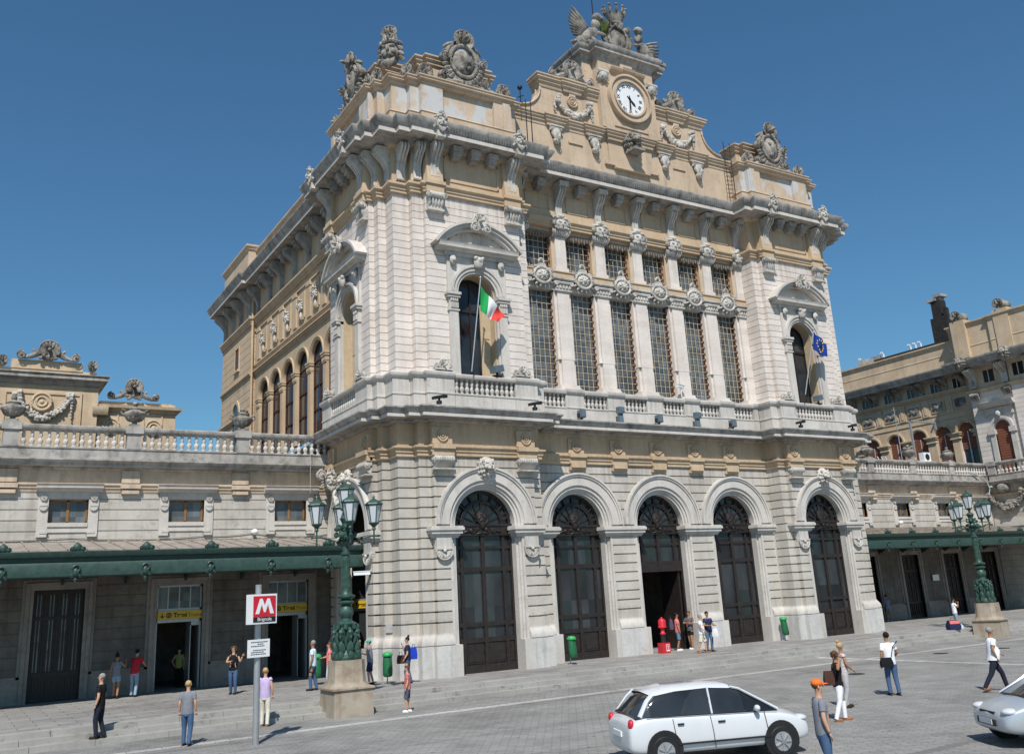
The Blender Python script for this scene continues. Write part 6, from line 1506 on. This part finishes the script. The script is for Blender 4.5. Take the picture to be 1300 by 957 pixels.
bag('holdall','dark blue and pink holdall standing on the edge of the steps','bag',45.25,30.85,0,.62,.34,.48,navy,-20,None,pink)
bag('cardboard_box','white and blue box with a flat top beside the right lamp pedestal','box',45.75,30.98,0,.5,.34,.26,C('white_blue_box',(.45,.55,.68),.7,.6,9),-15)
# ------------------------------------------------------------------ litter bins
def bin_(label,x,y,rz,first=[]):
    if first: 
        t=dup(first[0],None,(x,y,0)); t.rotation_euler.z=R(rz); tag(t,label); return t
    t=thing('litter_bin',label,'litter bin',(x,y,0),R(rz),'green litter bins along the walls',local=True)
    b=MB(); b.tube([(0,.16,0),(0,.16,1.22)],.03,8); b.tube([(0,.16,0),(0,.16,.03)],.16,12); b.build('post','steel',t,each=False)
    b=MB(); b.lathe((0,-.06,.28),[(.15,0),(.22,.05),(.235,.25),(.22,.55),(.20,.82)],12); n0=len(b.v)
    b.v=[(v[0],v[1]*.8-.10*(1-(v[2]-.28)/.8),v[2]) for v in b.v]; b.build('bin_body','bin',t,ang=70)
    b=MB(); b.lathe((0,-.05,1.06),[(.23,0),(.245,.03),(.24,.09),(.16,.15),(.05,.17)],14); b.build('bin_lid','binlid',t,ang=60)
    t.scale=(.82,.82,.95); first.append(t); return t
bin_('green bin with bright lid between the boy in teal cap and the woman in navy',14.75,34.05,-20)
bin_('green bin with bright lid between the first and second big arched doors',23.25,34.0,0)
bin_('green bin with bright lid against the plinth left of the rightmost arched door',36.95,34.75,10)
bin_('green bin in the shade behind the left lamp pedestal',12.95,36.9,-20)
bin_('green bin in the shade under the right canopy near the right edge',64.4,40.9,10)
# red hydrant
t=thing('fire_hydrant','red hydrant with a hooded top on a red box beside the open door','hydrant',(28.98,34.75,0),R(-6),local=True)
b=MB(); b.box(-.27,.27,-.25,.25,0,.58); b.build('base_box','red',t)
b=MB(); b.lathe((0,0,.58),[(.16,0),(.15,.08),(.15,.42),(.17,.5)],12); b.build('dark_post','black',t)
b=MB(); b.lathe((0,0,1.05),[(.17,0),(.18,.05),(.12,.1),(.11,.3),(.13,.36),(.25,.38),(.25,.42),(.22,.48),(.23,.74),(.17,.84),(.06,.9),(.04,.96)],14); b.build('hooded_top','red',t,ang=50)
b=MB(); b.box(-.02,.22,-.262,-.25,.12,.50); b.build('notice_panel','white',t)
b=MB(); b.box(.0,.20,-.27,-.262,.20,.48); b.build('red_field','red',t)
b=MB(); b.box(.085,.115,-.278,-.27,.22,.46); b.box(.05,.15,-.278,-.27,.385,.415); b.poly([(.06,.42),(.10,.47),(.14,.42)],-.278,-.27); b.build('symbol','white',t,each=False); t.scale=(.8,.8,.8)
# ------------------------------------------------------------------ flags
def flag(label,x,z0,x1,z1,y,cl,cols,pole_mat='white'):
    t=thing('flag',label,'flag',(x,y,z0),group='flags over the balconies'); b=MB(); b.tube([(x,y,z0),(x1,y-.1,z1)],.028,8); b.ell((x1,y-.1,z1+.05),.06,8); b.build('flagpole','steel',t)
    tl,bl,tr,br=[Vector((a[0],y-.12,a[1])) for a in cl]; N=24; G=len(cols)
    for gi,(nm,mt) in enumerate(cols):
        b=MB(); vs=[];fs=[]; i0,i1=gi*N//G,(gi+1)*N//G
        for i in range(i0,i1+1):
            u=i/N
            for j in range(9):
                w=j/8; p=tl.lerp(tr,u).lerp(bl.lerp(br,u),w); sg=math.sin(u*9+w*2.5)*.09*min(1,u*4)+math.sin(u*17-w*4)*.03*u
                vs.append((p.x+sg*.15,p.y+sg,p.z-.10*math.sin(PI*u)*(w) + .04*math.sin(u*8+w*3)*u))
        for i in range(i1-i0):
            for j in range(8): a=i*9+j; fs.append((a,a+1,a+10,a+9))
        b.add(vs,fs); b.build(nm,mt,t,ang=180)
    return t,(tl,bl,tr,br)
C('flag_green',(.02,.30,.08)); C('flag_white',(.78,.78,.77)); C('flag_red',(.62,.06,.05)); C('flag_blue',(.008,.035,.20)); C('flag_gold',(.75,.55,.05))
flag('Italian tricolour flag on a slanted pole in front of the left arched balcony window',18.62,12.35,19.22,16.65,33.4,((19.2,16.3),(19.12,15.15),(20.40,15.05),(19.95,14.72)),[('green_stripe','flag_green'),('white_stripe','flag_white'),('red_stripe','flag_red')])
t,q=flag('blue European flag on a slanted pole in front of the right arched balcony window',39.5,12.7,40.81,16.5,33.4,((40.80,16.38),(40.50,15.35),(41.72,15.72),(41.55,14.98)),[('blue_cloth','flag_blue')])
b=MB()
for i in range(12):
    a=2*PI*i/12; u=.5+.27*math.cos(a); w=.5+.33*math.sin(a); p=q[0].lerp(q[2],u).lerp(q[1].lerp(q[3],u),w); sg=math.sin(u*9+w*2.5)*.09+math.sin(u*17-w*4)*.03*u
    cx_,cz_=p.x+sg*.15,p.z-.10*math.sin(PI*u)*w+.04*math.sin(u*8+w*3)*u
    b.poly([(cx_+(.062 if k%2==0 else .026)*math.sin(2*PI*k/10),cz_+(.062 if k%2==0 else .026)*math.cos(2*PI*k/10)) for k in range(10)],p.y+sg-.03,p.y+sg-.02)
b.build('gold_stars','flag_gold',t,each=False)
# ------------------------------------------------------------------ floodlights, cameras, wires
M['lampgrey']=plain('blue_grey_housing',(.13,.17,.20),.5,.2,.4,.15,8)
def flood(label,x,y,z,kind):
    t=thing('floodlight',label,'floodlight',(x,y,z),group='floodlights on the cornices',local=True)
    if kind=='black':
        b=MB(); b.tube([(0,0,0),(0,0,.12)],.12,10); b.tube([(0,0,.1),(0,-.02,.24)],.05,8); b.build('bracket','black',t)
        b=MB(); b.bar((-.30,-.05,.22),(.22,.02,.34),.22,.12); b.tube([(.2,.02,.33),(.38,.03,.36)],.08,8); b.build('housing','black',t)
    elif kind=='box':
        b=MB(); b.box(-.03,.03,-.05,.05,0,.16); b.box(-.20,-.16,-.08,.08,.1,.3); b.build('bracket','black',t,each=False)
        b=MB(); b.box(-.14,.18,-.14,.14,.10,.46); b.box(-.10,.14,-.16,-.14,.14,.42); b.build('housing','lampgrey',t,each=False)
    else:
        b=MB(); b.prof_x([(.08,0),(-.12,0),(-.06,.45),(.06,.45)],-.14,.1); b.build('bracket','lampgrey',t)
        b=MB(); b.box(-.18,.16,-.16,.10,.42,.74); b.box(-.05,.13,-.18,-.16,.5,.7); b.build('housing','lampgrey',t,each=False)
    return t
flood('black floodlight at the left foot of the balcony with the Italian flag',17.0,33.40,10.84,'black')
flood('black floodlight at the right foot of the balcony with the Italian flag',21.75,33.40,10.84,'black')
flood('small grey box floodlight below the first central balustrade bay',25.15,34.62,10.80,'box')
flood('grey floodlight on a tall bracket below the second central balustrade bay',27.5,34.62,10.80,'tall')
flood('small grey box floodlight below the third central balustrade bay',29.9,34.62,10.80,'box')
flood('grey floodlight on a tall bracket below the fourth central balustrade bay',32.5,34.62,10.80,'tall')
flood('small grey box floodlight below the fifth central balustrade bay',34.95,34.62,10.80,'box')
flood('black floodlight at the left foot of the balcony with the blue flag',38.8,33.42,10.84,'black')
flood('black floodlight at the right corner below the balcony with the blue flag',43.0,33.42,10.84,'black')
for lb,x in (('dark projector on the rail under the Italian flag',20.15),('dark projector on the rail under the blue flag',41.0)):
    t=thing('projector',lb,'floodlight',(x,33.85,12.33),group='projectors on the balcony rails',local=True); b=MB(); b.box(-.2,.2,-.1,.1,0,.06); b.tube([(0,0,.05),(0,0,.22)],.05,8); b.build('bracket','black',t,each=False)
    b=MB(); b.bar((-.28,-.1,.28),(.26,.06,.42),.36,.30); b.build('housing','lampgrey',t)
def seccam(label,x,y,z,rz,arm):
    t=thing('security_camera',label,'camera',(x,y,z),R(rz),local=True); b=MB(); b.tube(arm,.025,6); b.build('bracket','white' if z>8 else 'black',t)
    b=MB(); b.box(-.38,.30,-.07,.07,-.06,.07); b.box(-.40,.34,-.09,.09,.07,.10); b.build('housing','white',t,each=False); return t
seccam('white security camera on the side of the stepped corner above the left lamp foot',14.75,36.4,4.18,-28,[(.25,0,-.06),(.36,.1,-.2),(.36,.1,-.55),(.45,.2,-.6)])
t=seccam('white dome camera on a short post behind the fourth balustrade bay',31.9,34.95,12.95,20,[(0,0,-.05),(0,0,-.55)])
for lb,x,y,z in (('small white camera above the left canopy between the second and third window',11.55,41.15,6.30),('small white camera above the right canopy',56.4,41.15,6.35)):
    t=thing('security_camera',lb,'camera',(x,y,z),local=True); b=MB(); b.ell((0,-.1,0),(.16,.14,.13),10); b.build('dome','white',t); b=MB(); b.box(-.05,.05,-.05,.25,-.04,.10); b.build('bracket','white',t)
M['faded_paper']=plain('faded_paper',(.40,.39,.40),.8,0,.2,.15,9)
M['cable']=plain('pale_cable',(.42,.40,.37),.7,0,.2,.1,5)
def wire(label,pts,r=.018,mat='cable'):
    b=MB(); b.tube(pts,r,5); o=b.build('cable',mat); tag(o,label,'cable')
def sag(p,q,s,n=10): p,q=Vector(p),Vector(q); return [tuple(p.lerp(q,i/n)-Vector((0,0,s*4*(i/n)*(1-i/n)))) for i in range(n+1)]
wire('pale cable sagging along the wall above the left canopy',sag((-3,YW-.05,6.18),(4.2,YW-.05,6.20),.08)+sag((4.2,YW-.05,6.2),(9.4,YW-.05,6.2),.1)+sag((9.4,YW-.05,6.2),(11.4,YW-.05,6.28),.05)+sag((11.6,YW-.05,6.28),(15,YW-.05,6.2),.12))
wire('thin white cable hanging from the left balustrade to the window lintel',[(13.95,40.75,10.2),(13.97,40.72,9.3),(13.98,40.78,8.0),(13.98,41.1,7.7)],.014)
wire('thick pale cable bent down over the corner of the right balustrade',[(65.6,40.95,9.95),(66.3,40.85,9.7),(67.0,40.75,9.2),(67.1,40.72,8.7),(66.9,40.75,8.3)],.05)
b=MB(); b.tube([(62.2,42.2,13.8),(62.2,42.2,14)],.01,4); b.v=[];b.f=[]
b.tube([(57.9,41.2,10.75),(57.9,41.2,14.6)],.03,6)
for i,zz in enumerate((14.4,14.0,13.6)): b.tube([(57.6,41.2,zz),(58.2,41.2,zz)],.014,4)
o=b.build('tv_antenna','steel',None,each=False); tag(o,'thin television aerial standing on the right wing terrace','aerial')
t=MB(); t.box(59.2,59.9,YW-.12,YW-.09,2.35,2.75); o=t.build('wall_notice','white',None); tag(o,'small pale notice on the wall under the right canopy','notice')
t=MB(); t.box(1.45,1.75,YW-.12,YW-.08,3.3,3.6); t.build('x','white').name='wall_box'; o=bpy.data.objects['wall_box']; tag(o,'small pale box on the wall at the left edge under the canopy','wall box')
t=MB(); t.box(15.50,15.62,35.30,35.42,1.78,2.15); t.v=[];t.f=[]; t.box(15.33,15.62,35.50,35.54,1.80,2.12); o=t.build('poster','faded_paper',None); tag(o,'small faded paper notice on the stepped corner above the plinth','notice')

def car(label,x,y,rz,paint):
    t=thing('parked_car',label,'car',(x,y,ZP),R(rz),'cars at the edge of the plaza',local=True)
    def grid(rows,close=True):
        n=len(rows[0]); vs=[p for r_ in rows for p in r_]; fs=[(j*n+i,j*n+i+1,(j+1)*n+i+1,(j+1)*n+i) for j in range(len(rows)-1) for i in range(n-1)]
        if close: fs+=[tuple(range(n-1,-1,-1)),tuple((len(rows)-1)*n+i for i in range(n))]
        return vs,fs
    def body_row(X,w,zb,zs,zt):        # half section mirrored: sill, flank, shoulder, bonnet line
        h=[(0,zb),(w*.86,zb),(w*.97,zb+.07),(w,zb+(zs-zb)*.45),(w*.985,zs-.08),(w*.955,zs-.02),(w*.90,zs+.01),(w*.55,zs+(zt-zs)*.8),(0,zt)]
        return [(X,-a,z) for a,z in reversed(h)]+[(X,a,z) for a,z in h[1:]]
    st=[(-1.98,.66,.36,.66,.70),(-1.95,.76,.28,.80,.86),(-1.80,.82,.24,.90,.95),(-1.5,.845,.22,.94,.97),(-1.0,.855,.22,.93,.96),(-.3,.86,.22,.91,.94),(.4,.86,.22,.895,.93),(.9,.855,.22,.88,.93),(1.3,.84,.22,.83,.90),(1.65,.80,.24,.75,.83),(1.88,.73,.28,.64,.72),(1.97,.62,.34,.52,.60)]
    b=MB(); b.add(*grid([body_row(*q) for q in st])); bo=b.build('car_body',paint,t,ang=50,each=False); sm=bo.modifiers.new('s','SUBSURF'); sm.levels=1; sm.render_levels=2
    gh=[(-1.80,.70,.93,.62,.96),(-1.55,.735,.93,.60,1.24),(-1.38,.74,.93,.585,1.36),(-.9,.745,.92,.60,1.425),(-.2,.745,.91,.60,1.445),(.30,.74,.90,.585,1.405),(.50,.735,.90,.565,1.35),(.95,.72,.89,.56,1.10),(1.28,.68,.88,.60,.92)]
    def g_row(X,w0,z0,w1,z1,o=0): 
        h=[(w0+o,z0),(w0*.45+w1*.55+.03+o,z0*.45+z1*.55),(w1+o,z1-.03),(w1-.06,z1+o),(0,z1+.018+o)]
        return [(X,-a,z) for a,z in h]+[(X,a,z) for a,z in reversed(h[:-1])]
    b=MB(); b.add(*grid([g_row(*q) for q in gh])); b.build('windows','glassdark',t,ang=40,each=False)
    rf=[q for q in gh if -1.45<=q[0]<=.4]
    rows=[]
    for X,w0,z0,w1,z1 in [(-1.44,.74,.93,.585,1.33)]+rf: rows.append([(X,a,z) for a,z in ((-(w1+.02),z1-.045),(-(w1-.05),z1+.012),(0,z1+.034),(w1-.05,z1+.012),(w1+.02,z1-.045))])
    b=MB(); b.add(*grid(rows,False)); b.build('roof',paint,t,ang=40,each=False)
    for s_ in (-1,1):
        b=MB(); P_=lambda q,f:(q[0],s_*(q[1]+(q[3]-q[1])*f+.028),q[2]+(q[4]-.035-q[2])*f)
        b.tube([(gh[8][0],s_*.68,.90),(gh[7][0],s_*.60,1.09),(gh[6][0],s_*.585,1.335),(gh[5][0],s_*.60,1.385)],.026,6)
        b.tube([P_(gh[4],0),P_(gh[4],.5),P_(gh[4],1)],.022,6); b.tube([(-1.72,s_*.72,.95),(-1.52,s_*.625,1.22),(-1.38,s_*.60,1.34)],.05,6)
        b.build('window_pillar',paint,t)
        b=MB(); b.tube([(1.2,s_*.80,.885),(.4,s_*.825,.905),(-.9,s_*.82,.935),(-1.6,s_*.80,.945)],.011,5)
        for X in (.95,-.22,-1.02): b.tube([(X,s_*.862,.30),(X-.02,s_*.866,.6),(X-.05,s_*.835,.89)],.007,4)
        b.tube([(1.0,s_*.868,.42),(-1.0,s_*.872,.42)],.02,5); b.box(-.12,.03,s_*.86-.015,s_*.86+.015,.76,.79); b.box(-.98,-.85,s_*.86-.015,s_*.86+.015,.77,.80)
        b.build('side_trim','black',t,each=False)
    for X in (-1.28,1.22):
        for s_ in (-1,1):
            b=MB(); b.tube([(X,s_*.74,.33),(X,s_*.868,.33)],.37,24); b.build('wheel_arch','black',t,each=False)
            b=MB(); b.tube([(X,s_*.70,.30),(X,s_*.85,.30),(X,s_*.882,.30)],[.30,.30,.27],26); w=b.build('wheel','black',t,each=False); b=MB(); b.tube([(X,s_*.87,.30),(X,s_*.886,.30)],.185,20); 
            for k_ in range(7): a=2*PI*k_/7; b.bar((X,s_*.893,.30),(X+.17*math.cos(a),s_*.893,.30+.17*math.sin(a)),.045,.02)
            b.build('rim','steel',w,each=False)
    b=MB(); b.box(1.86,1.985,-.36,.36,.40,.52); b.box(1.80,1.94,-.30,.30,.60,.66); b.build('grille','black',t,each=False)
    b=MB(); b.box(1.95,1.995,-.26,.26,.42,.52); b.build('number_plate','white',t); b=MB(); b.box(-2.0,-1.96,-.26,.26,.56,.66); b.build('number_plate','white',t)
    for s_ in (-1,1):
        b=MB(); b.ell((1.76,s_*.60,.68),(.17,.15,.075),12); b.build('headlight','frosted',t,ang=60); b=MB(); b.ell((-1.90,s_*.67,.82),(.06,.09,.11),12); b.build('tail_light','red',t,ang=60)
        b=MB(); b.ell((.72,s_*.92,.97),(.06,.09,.065),10); b.box(.70,.76,min(s_*.78,s_*.88),max(s_*.78,s_*.88),.92,.95); b.build('wing_mirror',paint,t,each=False)
    return t
M['paintw']=plain('white_car_paint',(.62,.64,.66),.3,0,.6,.02,3); M['paintw'].node_tree.nodes['Principled BSDF'].inputs['Coat Weight'].default_value=.7; M['paints']=plain('silver_car_paint',(.50,.54,.58),.25,.4,.6,.02,3)
car('white hatchback at the bottom centre with only its roof beside the steps',14.0,15.6,-20,'paintw')
car('silver hatchback at the bottom right corner beside the striding man',20.1,11.15,148,'paints')
